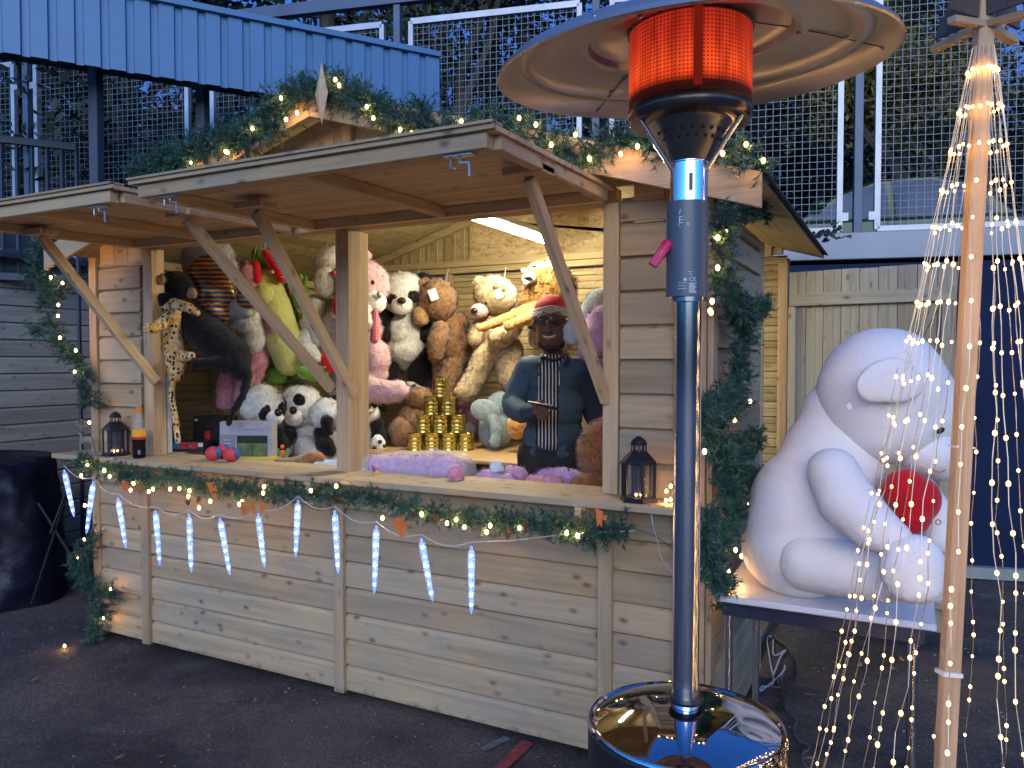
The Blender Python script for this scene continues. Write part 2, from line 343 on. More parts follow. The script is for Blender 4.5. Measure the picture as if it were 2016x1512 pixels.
# corrugated fascia of the covered walkway
cw = thing('corrugated_canopy', 'blue grey corrugated sheet fascia of a covered walkway above the stall', 'canopy', CAM+RT*(-.6)+FW*6.2-Vector((0,0,1.55)))
def cp(t, z, off=0.0):
    d = Vector((RT*1.897+FW)).normalized(); nrm = Vector((d.y, -d.x, 0)); nrm = nrm if nrm.dot(FW) < 0 else -nrm
    p = CAM + RT*(-.598-1.897*t)+FW*(6.2-t)+nrm*off; return Vector((p.x, p.y, z))
TT = 2.144; L = 1.75*TT; pitch = .148; k = int(L/pitch); pts = []
for i in range(k):
    a = i*pitch
    pts += [(a, .0), (a+.092, .0), (a+.100, -.022), (a+.140, -.022)]
z0, z1 = 3.47, 3.965
v = []; 
for u, o in pts: v += [cp(u/TT, z0, o)[:], cp(u/TT, z1, o)[:]]
for u, o in pts: v += [cp(u/TT, z0, o-.004)[:], cp(u/TT, z1, o-.004)[:]]
m = len(pts); f = [(2*i, 2*i+2, 2*i+3, 2*i+1) for i in range(m-1)]+[(2*m+2*i, 2*m+2*i+2, 2*m+2*i+3, 2*m+2*i+1) for i in range(m-1)]+[(2*i, 2*i+2, 2*m+2*i+2, 2*m+2*i) for i in range(m-1)]
MB().add(v, f).build('corrugated_sheet', CORR, cw)
MB().beam(cp(-.01, 3.985, -.02), cp(1.75, 3.985, -.02), .10, .04).build('top_flashing', CORR, cw)
MB().beam(cp(-.005, 3.72, -.6), cp(-.005, 3.72, .0), .02, .5).build('end_sheet', CORR, cw)
MB().beam(cp(0, 3.60, -.10), cp(1.75, 3.60, -.10), .12, .16).build('edge_beam', plain('black_steel', (.012,.012,.015), .5), cw)
MB().beam(cp(.02, 3.88, -.75), cp(1.75, 3.88, -.75), 1.2, .03).build('roof_deck', plain('dark_decking', (.02,.022,.028), .7), cw)
for t in (.02, .80, 1.12):
    q = cp(t, 0, -.32); MB().beam((q.x, q.y, 0), (q.x, q.y, 3.62), .07, .07, up=dL).build('post', ANTH, cw, bevel=.004)
# raised stair landing with bars under the canopy, far left
g = thing('bar_gate', 'dark steel bar gate under the corrugated canopy at the far left', 'gate', atf(60, 700, 6.0)-Vector((0,0,1.55)))
fr = MB(); a, b = atf(-60, 280, 5.6), atf(150, 288, 5.9); a.z = b.z = 3.17
fr.beam(a, b, .05, .05); fr.build('rail', ANTH, g); MB().beam(a-Vector((0,0,1.0)), b-Vector((0,0,1.0)), .05, .05).build('rail', ANTH, g)
for i in range(8):
    q = a.lerp(b, i/7); MB().beam(q-Vector((0,0,3.17)) if i in (0, 7) else q-Vector((0,0,.98)), q, .022, .022, up=dL).build('bar', ANTH, g)
# neighbouring stall on the left
nb = thing('neighbour_stall', 'weathered board stall with a dark felt roof at the left edge', 'market stall', (-3.2, 1.2, 0))
def clad(mb, p0, p1, z0, z1, out, h=.12, th=.018, j=True):
    z = z0
    while z < z1-.01:
        hh = min(h, z1-z); pr = [(-.008,0),(th+.003,0),(th+.003,hh-.026),(th+.0,hh-.021),(th-.010,hh-.011),(th-.018,hh-.008),(th-.018,hh),(-.008,hh)]
        jt = random.uniform(-.0008, .0008)
        mb.extr([(x+jt, y) for x, y in pr], (p0[0], p0[1], z), (p1[0], p1[1], z), out=out); z += h
m = MB(); clad(m, (-2,-.6), (-2,3.0), .05, 2.34, (1,0,0), .128); clad(m, (-4.8,-.6), (-2,-.6), .05, 2.34, (0,-1,0), .128); m.build('wall', WDG, nb)
m = MB(); m.b2(-2.02,-1.975,-.64,-.6,.02,2.34); m.build('corner_post', WDG, nb)
FELT = plain('blue_black_felt', (.035,.045,.065), .75, var=.3, vs=20)
rp = MB(); rp.prism([(-1.8, 2.30),(-3.4, 2.92),(-3.4, 2.96),(-1.8, 2.34)], (0, 3.2, 0), (1,0,0), (0,0,1), 4.0); rp.build('roof', FELT, nb)
rp = MB(); rp.prism([(-5.0, 2.30),(-3.4, 2.92),(-3.4, 2.96),(-5.0, 2.34)], (0, 3.2, 0), (1,0,0), (0,0,1), 4.0); rp.build('roof', FELT, nb)
lt = MB()
for y in (-.7,-.1,.5,1.1,1.7,2.3): lt.beam((-1.82, y, 2.352), (-3.38, y, 2.956), .035, .012)
lt.build('roof_batten', plain('pale_batten', (.28,.33,.38), .6), nb)
# ================================================================== THE STALL
ST = thing('market_stall', 'pale pine market stall with two raised shutters and a gabled roof', 'market stall', (1.7, 1.0, 0))
m = MB(); clad(m, (0,0), (3.36,0), .04, 1.0, (0,-1,0)); m.build('front_panel', WD, ST)
m = MB(); clad(m, (.025,0), (.365,0), 1.045, 2.10, (0,-1,0), .128); m.build('front_pillar', WD, ST)
m = MB(); clad(m, (3.05,0), (3.34,0), 1.045, 2.16, (0,-1,0), .128); m.build('front_pillar', WD, ST)
for x, w in ((.40,.028), (1.715,.028), (3.0,.028)):
    MB().b2(x-w, x+w, -.044, -.019, .03, .90 if x > .5 else .99).build('batten', WD, ST, bevel=.002)
for x in (-.012, 3.345):
    MB().b2(x-.03, x+.03, -.034, .03, .01, 2.12).build('corner_post', WD2, ST, bevel=.002)
MB().b2(3.265, 3.312, -.045, -.02, .02, 2.12).build('batten', WD2, ST, bevel=.002)
MB().b2(3.378, 3.40, -.03, .045, .02, 2.14).build('corner_post', WD2, ST, bevel=.002)
for x0, x1 in ((.40,.47), (1.70,1.775), (2.985,3.045)):
    MB().b2(x0, x1, -.03, .05, 1.045, 2.14).build('post', WD2, ST, bevel=.002)
MB().b2(1.705, 1.77, .052, .12, 1.045, 2.14).build('post', WD2, ST, bevel=.002)
m = MB(); y = -.205
for w in (.115,.115,.10): m.b2(-.13, 3.36, y, y+w-.002, 1.02, 1.045) if y < -.02 else m.b2(.0, 3.30, y, y+w-.002, 1.02, 1.045); y += w
m.build('counter_shelf', WD, ST, bevel=.002)
for x in (.42, 1.715, 3.0):
    m = MB(); m.prism([(0,0),(.155,0),(.155,-.03),(.02,-.17),(0,-.17)], (x-.02,-.045,1.018), (0,-1,0), (0,0,1), .04); m.build('bracket', WD2, ST, bevel=.002)
def rz(x): return 2.72-.298*abs(x-1.7)          # top of roof
MB().b2(.37, 3.03, -.02, .05, 2.142, 2.20).build('lintel', WD2, ST, bevel=.002)
m = MB(); x = .03
while x < 3.36:
    w = min(.118, 3.38-x); a, b = rz(x)-.045, rz(x+w)-.045; zb = 2.203 if .37 < x < 2.98 else 2.06
    if min(a, b) > zb: m.prism([(x+.0015, zb),(x+w-.0015, zb),(x+w-.0015, b),(x+.0015, a)], (0,0,0), (1,0,0), (0,0,1), .016)
    x += w
m.build('gable_boards', WD2, ST, bevel=.0015)
MB().b2(1.75, 1.80, -.04, -.018, 2.204, 2.60).build('gable_batten', WD2, ST, bevel=.0015)
YF, YB = -.17, 2.0
for sg in (-1, 1):
    m = MB(); x0 = 1.7; k = 16
    for i in range(k):
        a = x0+sg*(i*.1175+.001); b = x0+sg*((i+1)*.1175-.0015)
        za, zb = rz(a)-.004, rz(b)-.004
        m.prism([(a, za-.018),(b, zb-.018),(b, zb),(a, za)], (0, YF, 0), (1,0,0), (0,0,1), -(YB-YF) if True else 0)
    m.build('roof_boards', WDI, ST)
    m = MB(); xe = x0+sg*1.90; m.prism([(x0, rz(x0)),(xe, rz(xe)),(xe, rz(xe)+.006),(x0, rz(x0)+.006)], (0, YF-.01, 0), (1,0,0), (0,0,1), -(YB-YF+.02)); m.build('roof_felt', FELT, ST)
    m = MB(); xe = x0+sg*1.885; m.prism([(x0, rz(x0)-.115),(xe, rz(xe)-.115),(xe, rz(xe)),(x0, rz(x0))] , (0, YF-.002, 0), (1,0,0), (0,0,1), .022 ); m.build('bargeboard', WD2, ST, bevel=.002)
# inside
def inner(mb, p0, p1, z0, z1, out, h=.09):
    z = z0
    while z < z1-.01:
        hh = min(h, z1-z); mb.extr([(0,0),(.014,0),(.014,hh*.45),(.007,hh*.5),(.013,hh*.55),(.013,hh-.014),(.004,hh-.004),(0,hh-.001)], (p0[0],p0[1],z), (p1[0],p1[1],z), out=out); z += h
m = MB(); inner(m, (0.02,2.0), (3.38,2.0), .05, 2.17, (0,-1,0)); m.build('back_wall', WDI, ST)
m = MB(); inner(m, (0.0,.06), (0.0,1.98), .05, 2.14, (1,0,0)); m.build('left_wall', WDI, ST)
m = MB(); m.b2(-.03,-.002,.03,2.0,.02,2.15); m.b2(-.03,3.39,2.002,2.03,.02,2.15); m.build('outer_boarding', WD, ST)
m = MB(); clad(m, (3.365,1.06), (3.365,.04), .04, 2.14, (1,0,0)); m.b2(3.34, 3.362, .06, 1.06, .03, 2.14); m.build('side_wall', WD, ST)
m = MB(); x = 1.08-.9
while x < 3.3:
    w = .075; a, b = rz(x)-.03, rz(x+w)-.03
    if min(a, b) > 2.262: m.prism([(x,2.262),(x+w-.004,2.262),(x+w-.004,b),(x,a)], (0,1.998,0), (1,0,0), (0,0,1), .012); m.b2(x+.02,x+.03,1.98,1.985,2.262,min(a,b))
    x += w
m.build('back_gable_boards', WDI, ST)
m = MB(); m.prism([(1.24,2.262),(3.30,2.262),(3.30,rz(3.30)-.03),(1.7,rz(1.7)-.03),(1.24,rz(1.24)-.03)], (0,1.976,0), (1,0,0), (0,0,1), .011); m.build('strand_board_sheet', OSB, ST)
MB().b2(.1,3.36,1.93,1.972,2.215,2.26).build('tie_beam', WDI, ST, bevel=.002)
MB().b2(.1,3.36,1.94,1.978,2.172,2.212).build('tie_beam', WDI, ST, bevel=.002)
for sg in (-1, 1):
    m = MB(); m.prism([(1.7+sg*.02, rz(1.7)-.085),(1.7+sg*1.6, rz(1.7+1.6)-.085),(1.7+sg*1.6, rz(1.7+1.6)-.03),(1.7+sg*.02, rz(1.7)-.03)], (0,1.972,0), (1,0,0), (0,0,1), .04); m.build('rafter', WDI, ST, bevel=.002)
for x in (.08, 1.05, 1.90, 2.75): MB().b2(x, x+.045, 1.935, 1.982, .05, 2.17).build('stud', WDI, ST, bevel=.002)
for y in (.75, 1.4): MB().b2(.02, .06, y, y+.045, .05, 2.14).build('stud', WDI, ST, bevel=.002)
MB().b2(.02,.06,.06,1.97,2.09,2.135).build('wall_plate', WDI, ST)
MB().b2(.0,3.33,.02,2.0,.015,.05).build('floor_boards', WDD, ST)
for y in (1.065, 1.95): MB().b2(3.335, 3.39, y, y+.05, .03, 2.12).build('door_post', WD2, ST, bevel=.002)
dr = MB(); x = 3.405; zt = 2.055
while x < 4.225:
    w = min(.094, 4.245-x); dr.b2(x+.001, x+w-.002, 1.902, 1.918, .12, zt+.004*random.random()); dr.b2(x+w*.5-.004, x+w*.5+.004, 1.899, 1.902, .14, zt-.01); x += w
D = dr.build('side_door', WDR, ST, bevel=.0015)
MB().b2(3.415,4.23,1.875,1.898,1.86,1.93).build('ledge', WDR, D, bevel=.002); MB().b2(3.415,4.23,1.875,1.898,.25,.33).build('ledge', WDR, D, bevel=.002)
MB().b2(3.408,3.45,1.874,1.897,.34,1.855).build('stile', WDR, D, bevel=.002); MB().b2(4.18,4.222,1.874,1.897,.34,1.855).build('stile', WDR, D, bevel=.002)
MB().beam((4.16,1.885,1.84),(3.48,1.885,.40), .022, .07, up=(0,1,0)).build('brace', WDR, D)
hb = Vector((3.40, 1.92, 0))-BASE[ST.name]; D.matrix_local = Matrix.Translation(hb) @ Matrix.Rotation(R_(-7), 4, 'Z') @ Matrix.Translation(-hb)
# shutters
def shutter(x0, x1, dz=0):
    hy, hz, fy, fz = -.03, 2.155, -.965, 2.135+dz
    d = Vector((0, fy-hy, fz-hz)); Ln = d.length; d.normalize(); X = Vector((1,0,0)); N = X.cross(d); N = N if N.z > 0 else -N
    o = Vector((0, hy, hz)); m = MB(); k = 8
    for i in range(k):
        a, b = Ln*i/k+.001, Ln*(i+1)/k-.001; m.box(o+d*((a+b)/2)+X*((x0+x1)/2)+N*.035, (x1-x0, b-a, .014), (X, d, N))
    P = m.build('shutter', WD2, ST)
    MB().box(o+d*(Ln-.022)+X*((x0+x1)/2)+N*.006, (x1-x0-.06, .04, .042), (X, d, N)).build('rail', WD, P, bevel=.002); MB().box(o+d*.03+X*((x0+x1)/2)+N*.006, (x1-x0-.06, .04, .042), (X, d, N)).build('rail', WD2, P, bevel=.002)
    for x in (x0+.03, x1-.03, (x0+x1)/2): 
        m = MB(); m.box(o+d*(Ln*.5)+X*x+N*.007, (.04, Ln-.09, .04), (X, d, N)); m.build('rail', WD2, P, bevel=.002)
    m = MB(); m.box(o+d*(Ln+.006)+X*((x0+x1)/2)+N*.040, (x1-x0, .012, .020), (X, d, N)); m.box(o+d*(Ln-.01)+X*((x0+x1)/2)+N*.048, (x1-x0, .06, .008), (X, d, N)); m.build('drip_edge', WD, P)
    for x in (x0+.16, x1-.13):
        m = MB(); c = o+d*(Ln-.03)+X*x-N*.018
        m.box(c, (.09, .03, .006), (X, d, N)); m.tube([c, c-N*.02, c-N*.022+X*.03, c-N*.06+X*.03], .004, 6); m.tube([c-X*.03, c-X*.03-N*.03, c-X*.015-N*.035], .003, 6); m.build('hook', STEEL, P)
    return o, d, N
o, d, N = shutter(.36, 1.485); shutter(1.575, 3.03)
def prop(px, x1, zt=2.12, zb=1.44, xb=None, y1=-.60):
    xb = x1 if xb is None else xb
    MB().beam((x1, y1, zt), (xb, -.034, zb), .045, .032, up=(1,0,0)).build('prop', WD2, ST, bevel=.002)
    MB().b2(x1-.07, x1+.07, y1-.05, y1+.04, 2.125, 2.150).build('prop_block', WD2, ST, bevel=.002)
prop(0, 2.95, xb=3.00, zb=1.40); prop(0, 1.80, xb=1.80, zb=1.40); prop(0, 1.42, xb=1.68, zb=1.42); prop(0, .46, xb=.50, zb=1.44)
# star on the gable
def star4(c, h, w, t=.02):
    m = MB(); c = Vector(c)
    for zz in (1, -1):
        v = [c+Vector((0,-t,0)), c+Vector((0,0,h*zz)), c+Vector((w,0,0)), c+Vector((0,t*.3,0)), c+Vector((-w,0,0))]
        m.add([q[:] for q in v], [(0,1,2),(0,4,1),(3,2,1),(3,1,4)])
    return m
tag(star4(aty(633, 184, -.29), .128, .034).build('wooden_star', WD2, loc=aty(633,184,-.29)), 'tall pointed wooden star at the peak of the stall gable', 'star decoration')
# strip light
sl = thing('strip_light', 'lit white strip light fixed under the stall roof', 'strip light', (2.0, 1.15, 2.32))
MB().b2(1.955,2.045,.58,1.70,2.31,2.35).build('housing', WHT, sl, bevel=.006)
TUBE = emis('daylight_tube', (1.0,.90,.66), 150)
MB().b2(1.965,2.035,.60,1.68,2.285,2.3085).build('diffuser', TUBE, sl, bevel=.01)
MB().tube([(2.0,1.12,2.35),(2.0,1.12,2.62)], .004, 6).build('suspension_wire', BLK, sl)
# ================================================================== TREES, CAR behind the fence
def leafcloud(cs, n, size, mb):
    # cs list of (center, radii); leaf quads bunched in clumps
    tot = sum(r[0]*r[1]*r[2] for c, r in cs)
    for c, r in cs:
        k = int(n*(r[0]*r[1]*r[2])/tot); cl = max(3, k//26)
        u = np.random.normal(size=(cl, 3)); u /= np.linalg.norm(u, axis=1)[:, None]; u *= (np.random.random((cl, 1))**.45)
        cen = np.array(c)+u*np.array(r)
        for q in cen:
            m = 26; p = q+np.random.normal(size=(m, 3))*size*2.2
            a = np.random.normal(size=(m, 3)); a /= np.linalg.norm(a, axis=1)[:, None]; b = np.cross(a, np.random.normal(size=(m, 3))); b /= np.linalg.norm(b, axis=1)[:, None]
            s = size*np.random.uniform(.5, 1.2, (m, 1)); V_ = np.stack([p-a*s, p+b*s*.45, p+a*s, p-b*s*.45], 1).reshape(-1, 3)
            mb.add(V_, [(4*i, 4*i+1, 4*i+2, 4*i+3) for i in range(m)])
LEAFD = plain('dark_evergreen_leaf', (.020,.034,.022), .7, var=.5, vs=2); LEAFG = plain('autumn_leaf', (.16,.13,.03), .7, var=.6, vs=3)
LEAFM = plain('dull_green_leaf', (.040,.055,.028), .7, var=.5, vs=2)
BARK = plain('grey_bark', (.07,.06,.05), .9, var=.4, vs=6, bump=.5)
def branch(mb, p, d, L, r, depth, ends, spread=.6):
    pts = [p]; q = p.copy(); dd = d.copy(); k = 5
    for i in range(k):
        dd = (dd+Vector((random.uniform(-.2,.2), random.uniform(-.2,.2), random.uniform(-.05,.2)))).normalized(); q = q+dd*(L/k); pts.append(q.copy())
    mb.tube(pts, [r*(1-.5*i/k) for i in range(k+1)], 6 if r > .03 else 4, cap=False)
    ends.append(q.copy())
    if depth > 0:
        for j in range(random.choice((3, 4))):
            i = random.choice((2, 3, 4, 5)); a = random.uniform(0, 6.28)
            nd = (dd+Vector((math.cos(a), math.sin(a), random.uniform(-.2, .5)))*spread*1.5).normalized()
            branch(mb, pts[i], nd, L*random.uniform(.5,.72), r*.5, depth-1, ends, spread)
def tree(kind, label, x, y, z, h, wdt, dens, seed, group):
    random.seed(seed); np.random.seed(seed)
    T = thing(kind, label, 'tree', (x, y, z), group); tb = MB(); ends = []
    if kind == 'conifer':
        tb.tube([(x, y, z), (x+.1, y, z+h*.5), (x, y, z+h)], [.17, .11, .02], 8)
        cs = []
        lv = 13
        for i in range(lv):
            zz = z+h*(.02+.96*i/lv); R = wdt*(1-.78*i/lv)
            for j in range(6):
                a = random.uniform(0, 6.28); d = Vector((math.cos(a), math.sin(a), -.12)); tb.tube([(x, y, zz), Vector((x, y, zz))+d*R], [.03, .008], 4, cap=False)
                for t_ in (.45, .8): cs.append(((x+d.x*R*t_, y+d.y*R*t_, zz+d.z*R*t_), (R*.30, R*.30, .22*h/8)))
        tb.build('trunk', BARK, T, smooth=True)
        lb = MB(); leafcloud(cs, dens, .075, lb); lb.build('crown', LEAFD, T)
    else:
        branch(tb, Vector((x, y, z)), Vector((random.uniform(-.1,.1), 0, 1)), h*.5, .12, 4, ends); tb.build('trunk', BARK, T, smooth=True)
        lb = MB(); cs = [(e[:], (wdt*.22, wdt*.22, wdt*.16)) for e in ends if e.z > z+h*.12]
        leafcloud(cs, dens, .045, lb); lb.build('crown', LEAFG if kind == 'autumn_tree' else LEAFM, T)
def tp(px, f, z=2.32): q = atf(px, 700, f); return (q.x, q.y, z)
tl = [('conifer', 'dark evergreen tree at the far left behind the bar gate', -30, 9.5, 8.5, 1.9, 7000), ('conifer', 'dark evergreen tree seen under the corrugated canopy', 240, 8.8, 8.5, 1.9, 8000),
 ('conifer', 'dark evergreen tree above the left half of the corrugated canopy', 430, 10.5, 9.0, 2.2, 9000), ('conifer', 'dense dark evergreen tree behind the stall peak', 640, 11.0, 8.8, 2.1, 9000),
 ('bare_tree', 'thin dull green tree with sky showing through, right of the stall peak', 880, 9.6, 5.8, 2.6, 10000), ('bare_tree', 'bare branching tree with few leaves left of the heater hood', 1080, 10.5, 6.0, 2.6, 3500),
 ('bare_tree', 'bushy dull green tree behind the hood of the heater', 1330, 9.4, 5.6, 3.0, 13000), ('conifer', 'dark evergreen tree right of the corrugated canopy end', 960, 12.0, 8.6, 2.2, 9000), ('conifer', 'dark evergreen tree behind the right half of the heater hood', 1480, 12.0, 8.2, 2.3, 10000), ('bare_tree', 'dark leafy tree right behind the parked car', 1620, 11.6, 6.8, 3.2, 16000),
 ('autumn_tree', 'tree with sparse yellowing leaves right of the fence post', 1800, 9.3, 3.4, 2.2, 3200), ('bare_tree', 'thin twiggy tree behind the light tree', 1960, 9.6, 6.2, 2.8, 9000), ('conifer', 'dark evergreen tree beyond the right end of the fence', 2130, 12.0, 8, 2.2, 7000)]
for i, (k_, lab, px, f_, h_, w_, d_) in enumerate(tl):
    q = tp(px, f_); tree(k_, lab, q[0], q[1], q[2], h_, w_, d_, 100+i, 'trees behind the fence')
random.seed(11); np.random.seed(11)
hd = MB(); cs = []
for px in range(-100, 2300, 90):
    q = tp(px, 13.5+random.uniform(-.6,.6)); cs.append(((q[0], q[1], 4.0+random.uniform(-.4,.9)), (1.1, .8, 2.1)))
leafcloud(cs, 60000, .10, hd)
for px in range(-200, 2400, 50):
    q = tp(px, 15.5); hd.ell((q[0], q[1], 2.9), (1.4, .6, 1.7+.5*random.random()), sub=1)
tag(hd.build('hedge', LEAFD, loc=tp(1000, 13.5)), 'long dark hedge mass behind the trees on the terrace', 'hedge', kind='stuff')
tl_ = []; n_ = 220  # added dark ring, keeps the horizon glow out of the chrome reflections
for i in range(n_):
    a = 2*math.pi*i/n_; r = 62+4*noise.noise(Vector((math.cos(a)*4, math.sin(a)*4, 0))); h = 9.5+1.8*noise.noise(Vector((math.cos(a)*14, math.sin(a)*14, 5)))+1.1*noise.noise(Vector((math.cos(a)*40, math.sin(a)*40, 9)))
    for rr_, zz_ in ((r-3, -.5), (r-2, h*.6), (r, h), (r+4, h*.5), (r+5, -.5)): tl_.append((rr_*math.cos(a), rr_*math.sin(a), zz_))
tag(MB().add(tl_, [(5*i+k, 5*((i+1)%n_)+k, 5*((i+1)%n_)+k+1, 5*i+k+1) for i in range(n_) for k in range(4)]).build('horizon_glow_blocker', LEAFD), 'dark ring added all round the market to block the horizon glow', 'light blocker', kind='stuff')
# hanging twig with leaves on the wall cap
tw = MB(); lf = MB(); a = flz(.30, 2.50, 0); T = thing('climbing_twig', 'thin leafy twig lying over the wall capping right of the stall roof', 'twig', aty(1640,478,3.0))
for k in range(3):
    p = aty(1560+30*k, 455+12*k, 2.65+.1*k); q = aty(1668-10*k, 468-14*k, 2.7); pts = [p.lerp(q, i/8)+Vector((0,0,.015*math.sin(i*1.7+k))) for i in range(9)]; tw.tube(pts, .004, 5)
    for c in pts[1:]:
        for _ in range(2):
            u = Vector((random.uniform(-1,1), random.uniform(-1,1), random.uniform(-.4,1))).normalized()*.035; w = u.orthogonal()*.5; lf.add([c[:], (c+u*.5+w)[:], (c+u)[:], (c+u*.5-w)[:]], [(0,1,2,3)])
tw.build('stem', BARK, T); lf.build('leaves', LEAFM, T)
# parked car
cq = atf(1712, 700, 9.9); d = dL; side = nB
car = thing('parked_car', 'green bodied car with blue reflecting windows parked behind the mesh fence', 'car', (cq.x, cq.y, 2.325), None)
def cpnt(x, z, w=0): q = Vector((cq.x, cq.y, 2.325+z*1.10))-d*x+side*w; return q
GRN = plain('green_car_paint', (.035,.065,.025), .3, .2, coat=.3, var=.03); CGL = plain('blue_car_window', (.015,.05,.13), .12, .0, var=.02, spec=.3)
bw = MB(); low = [(-2.0,.35),(-2.02,.62),(-1.6,.80),(-.95,.90),(1.15,.92),(1.75,.86),(1.95,.6),(1.95,.35),(1.6,.26),(-1.6,.26)]
bw.prism(low, cpnt(0,0,-.82), -d, UP, -1.64); bw.build('body', GRN, car, smooth=True, bevel=.04)
cabin = [(-1.05,.88),(-.55,1.22),(-.1,1.38),(.5,1.41),(1.0,1.30),(1.45,.90)]
c2 = MB(); c2.prism([(x*1.0, z) for x, z in cabin], cpnt(0,0,-.70), -d, UP, -1.40); c2.build('cabin', GRN, car, smooth=True, bevel=.03)
for w in (-.725, .72):
    m = MB(); m.prism([(-.88,.92),(-.42,1.23),(0,1.33),(0.05,.92)], cpnt(0,0,w-.004), -d, UP, -.02); m.prism([(.12,.92),(.08,1.34),(.5,1.35),(.88,1.25),(1.22,.93)], cpnt(0,0,w-.004), -d, UP, -.02); m.build('side_window', CGL, car)
for x in (-1.25, 1.2):
    for w in (-.80, .62):
        wl = MB(); wl.lathe([(.0,0),(.17,0),(.19,.03),(.30,.03),(.31,.09),(.31,.15),(.0,.17)], cpnt(x,.31,w), 24, (d, Vector((0,0,1)), side)); wl.build('wheel', BLK, car, smooth=True)
for w in (-.85, .85): m = MB(); m.ell(cpnt(-.75,.98,w*1.05), (.08,.05,.06), sub=2); m.build('mirror', GRN, car, smooth=True)
# ================================================================== GARLANDS AND LIGHTS
def needle_mat(name, a, b):
    t = NT(name); c = t.ramp(t.rnd(), [(0, a), (1, b)]); t.l(c, t.p.inputs['Base Color']); t.p.inputs['Roughness'].default_value = .55; t.p.inputs['Specular IOR Level'].default_value = .3; return t.m
NEED = needle_mat('fir_needles', (.018,.065,.048), (.070,.165,.115)); 
def catmull(P, step=.02):
    P = [Vector(p) for p in P]; P = [P[0]*2-P[1]]+P+[P[-1]*2-P[-2]]; out = []
    for i in range(1, len(P)-2):
        a, b, c, d = P[i-1:i+3]; k = max(2, int((c-b).length/step))
        for j in range(k):
            t = j/k; out.append(.5*((2*b)+(c-a)*t+(2*a-5*b+4*c-d)*t*t+(3*b-a-3*c+d)*t**3))
    return out+[P[-2]]
def foliage(mb, path, R=.06, per=170, nl=.022, nd=26):
    L = sum((path[i+1]-path[i]).length for i in range(len(path)-1)); N = int(L*per*1.7)
    for _ in range(N):
        i = random.randrange(len(path)-1); p = path[i].lerp(path[i+1], random.random()); d = (path[i+1]-path[i]).normalized()
        u = Vector((random.gauss(0,1), random.gauss(0,1), random.gauss(0,1))); u -= d*u.dot(d); u.normalize()
        dr = (u*1.0+d*random.uniform(-.9, .9)).normalized(); ln = R*random.uniform(.55, 1.35)
        m = nd; t = np.random.random((m, 1)); base = np.array(p[:])+np.array(dr[:])*t*ln
        a = np.random.normal(size=(m, 3)); dd = np.array(dr[:]); a -= (a@dd)[:, None]*dd; a /= np.linalg.norm(a, axis=1)[:, None]
        nv = a*.8+dd*.75; nv /= np.linalg.norm(nv, axis=1)[:, None]; tip = base+nv*nl*np.random.uniform(.7, 1.2, (m, 1))
        sd_ = np.cross(nv, np.random.normal(size=(m, 3))); sd_ /= np.linalg.norm(sd_, axis=1)[:, None]; sd_ *= .0021
        V_ = np.stack([base-sd_, base+sd_, tip], 1).reshape(-1, 3)
        mb.add(V_, [(3*i, 3*i+1, 3*i+2) for i in range(m)], rnd=random.random())
bulbme = None
def bulb(parent, p, r=.0055, mat=None, name='bulb', me=[None, None]):
    k = 0 if mat is None or mat is BULB else 1
    if me[k] is None:
        b = MB(); b.ell((0,0,0), (1, 1, 1.35), sub=2); o = b.build(name, BULB if k == 0 else BULBS, smooth=2); me[k] = o.data; bpy.data.objects.remove(o)
    o = bpy.data.objects.new(name, me[k]); C.objects.link(o); o.parent = parent; o.location = Vector(p)-BASE[parent.name]; o.scale = (r, r, r); return o
def garland(label, segs, bulbs, R=.065, per=170, group='lit fir garlands on the stall', nbt=None):
    all_ = [catmull(s) for s in segs]; T = thing('fir_garland', label, 'garland', all_[0][0], group)
    f = MB()
    for p in all_: foliage(f, p, R, per)
    f.build('fir_foliage', NEED, T, smooth=2)
    w = MB()
    for p in all_: w.tube(p[::3]+[p[-1]], .005, 5)
    w.build('stem_wire', plain('garland_wire', (.02,.05,.03), .6), T)
    for b in bulbs: bulb(T, b, .0080)
    return T
yG = -.20
# along the gable, left half and right half
def gy(l, y=yG): return [aty(a, b, y) for a, b in l]
garland('thick lit fir garland climbing the left slope of the stall gable to the star', [gy([(258,345),(300,322),(350,305),(400,285),(430,270),(460,272),(500,255),(540,215),(580,180),(630,182)]), gy([(330,325),(380,305),(440,285),(500,270),(540,240),(560,220)], -.215), gy([(530,222),(560,195),(600,178),(650,178)], -.22)],
  gy([(375,320),(444,298),(497,253),(585,222),(553,193),(448,300),(563,235)], yG-.05), .085, 260)
garland('lit fir garland running down the right slope of the stall gable', [gy([(630,176),(680,172),(720,200),(760,222),(800,238),(826,250),(870,262),(905,245),(960,240),(1020,255),(1060,275),(1110,295),(1150,330)]), gy([(826,252),(828,225),(830,200)]), gy([(640,182),(690,185),(740,215),(790,240),(840,255)], -.22), gy([(1150,330),(1170,300),(1210,270),(1260,268),(1330,310)]), gy([(1390,300),(1430,285),(1470,300),(1505,330)])],
  gy([(660,157),(668,168),(722,210),(735,232),(788,255),(810,262),(908,238),(943,245),(1022,232),(1055,245),(1085,285),(1133,265),(1160,312),(1155,345),(1222,303),(1255,288),(1423,302),(1469,284),(1503,316)], yG-.05), .078, 250)
garland('lit fir garland hanging down the left edge of the stall', [gy([(150,470),(110,465),(75,490),(70,520),(95,560),(85,590),(100,640),(120,680),(150,710),(170,760),(178,800)], -.12), gy([(85,535),(50,545)], -.12), gy([(95,585),(130,560)], -.12), gy([(80,650),(62,655)], -.12)],
  gy([(195,465),(120,470),(135,474),(160,478),(118,517),(100,546),(123,557),(115,600),(114,622),(118,665),(149,690),(147,732),(176,832)], -.17), .06, 190)
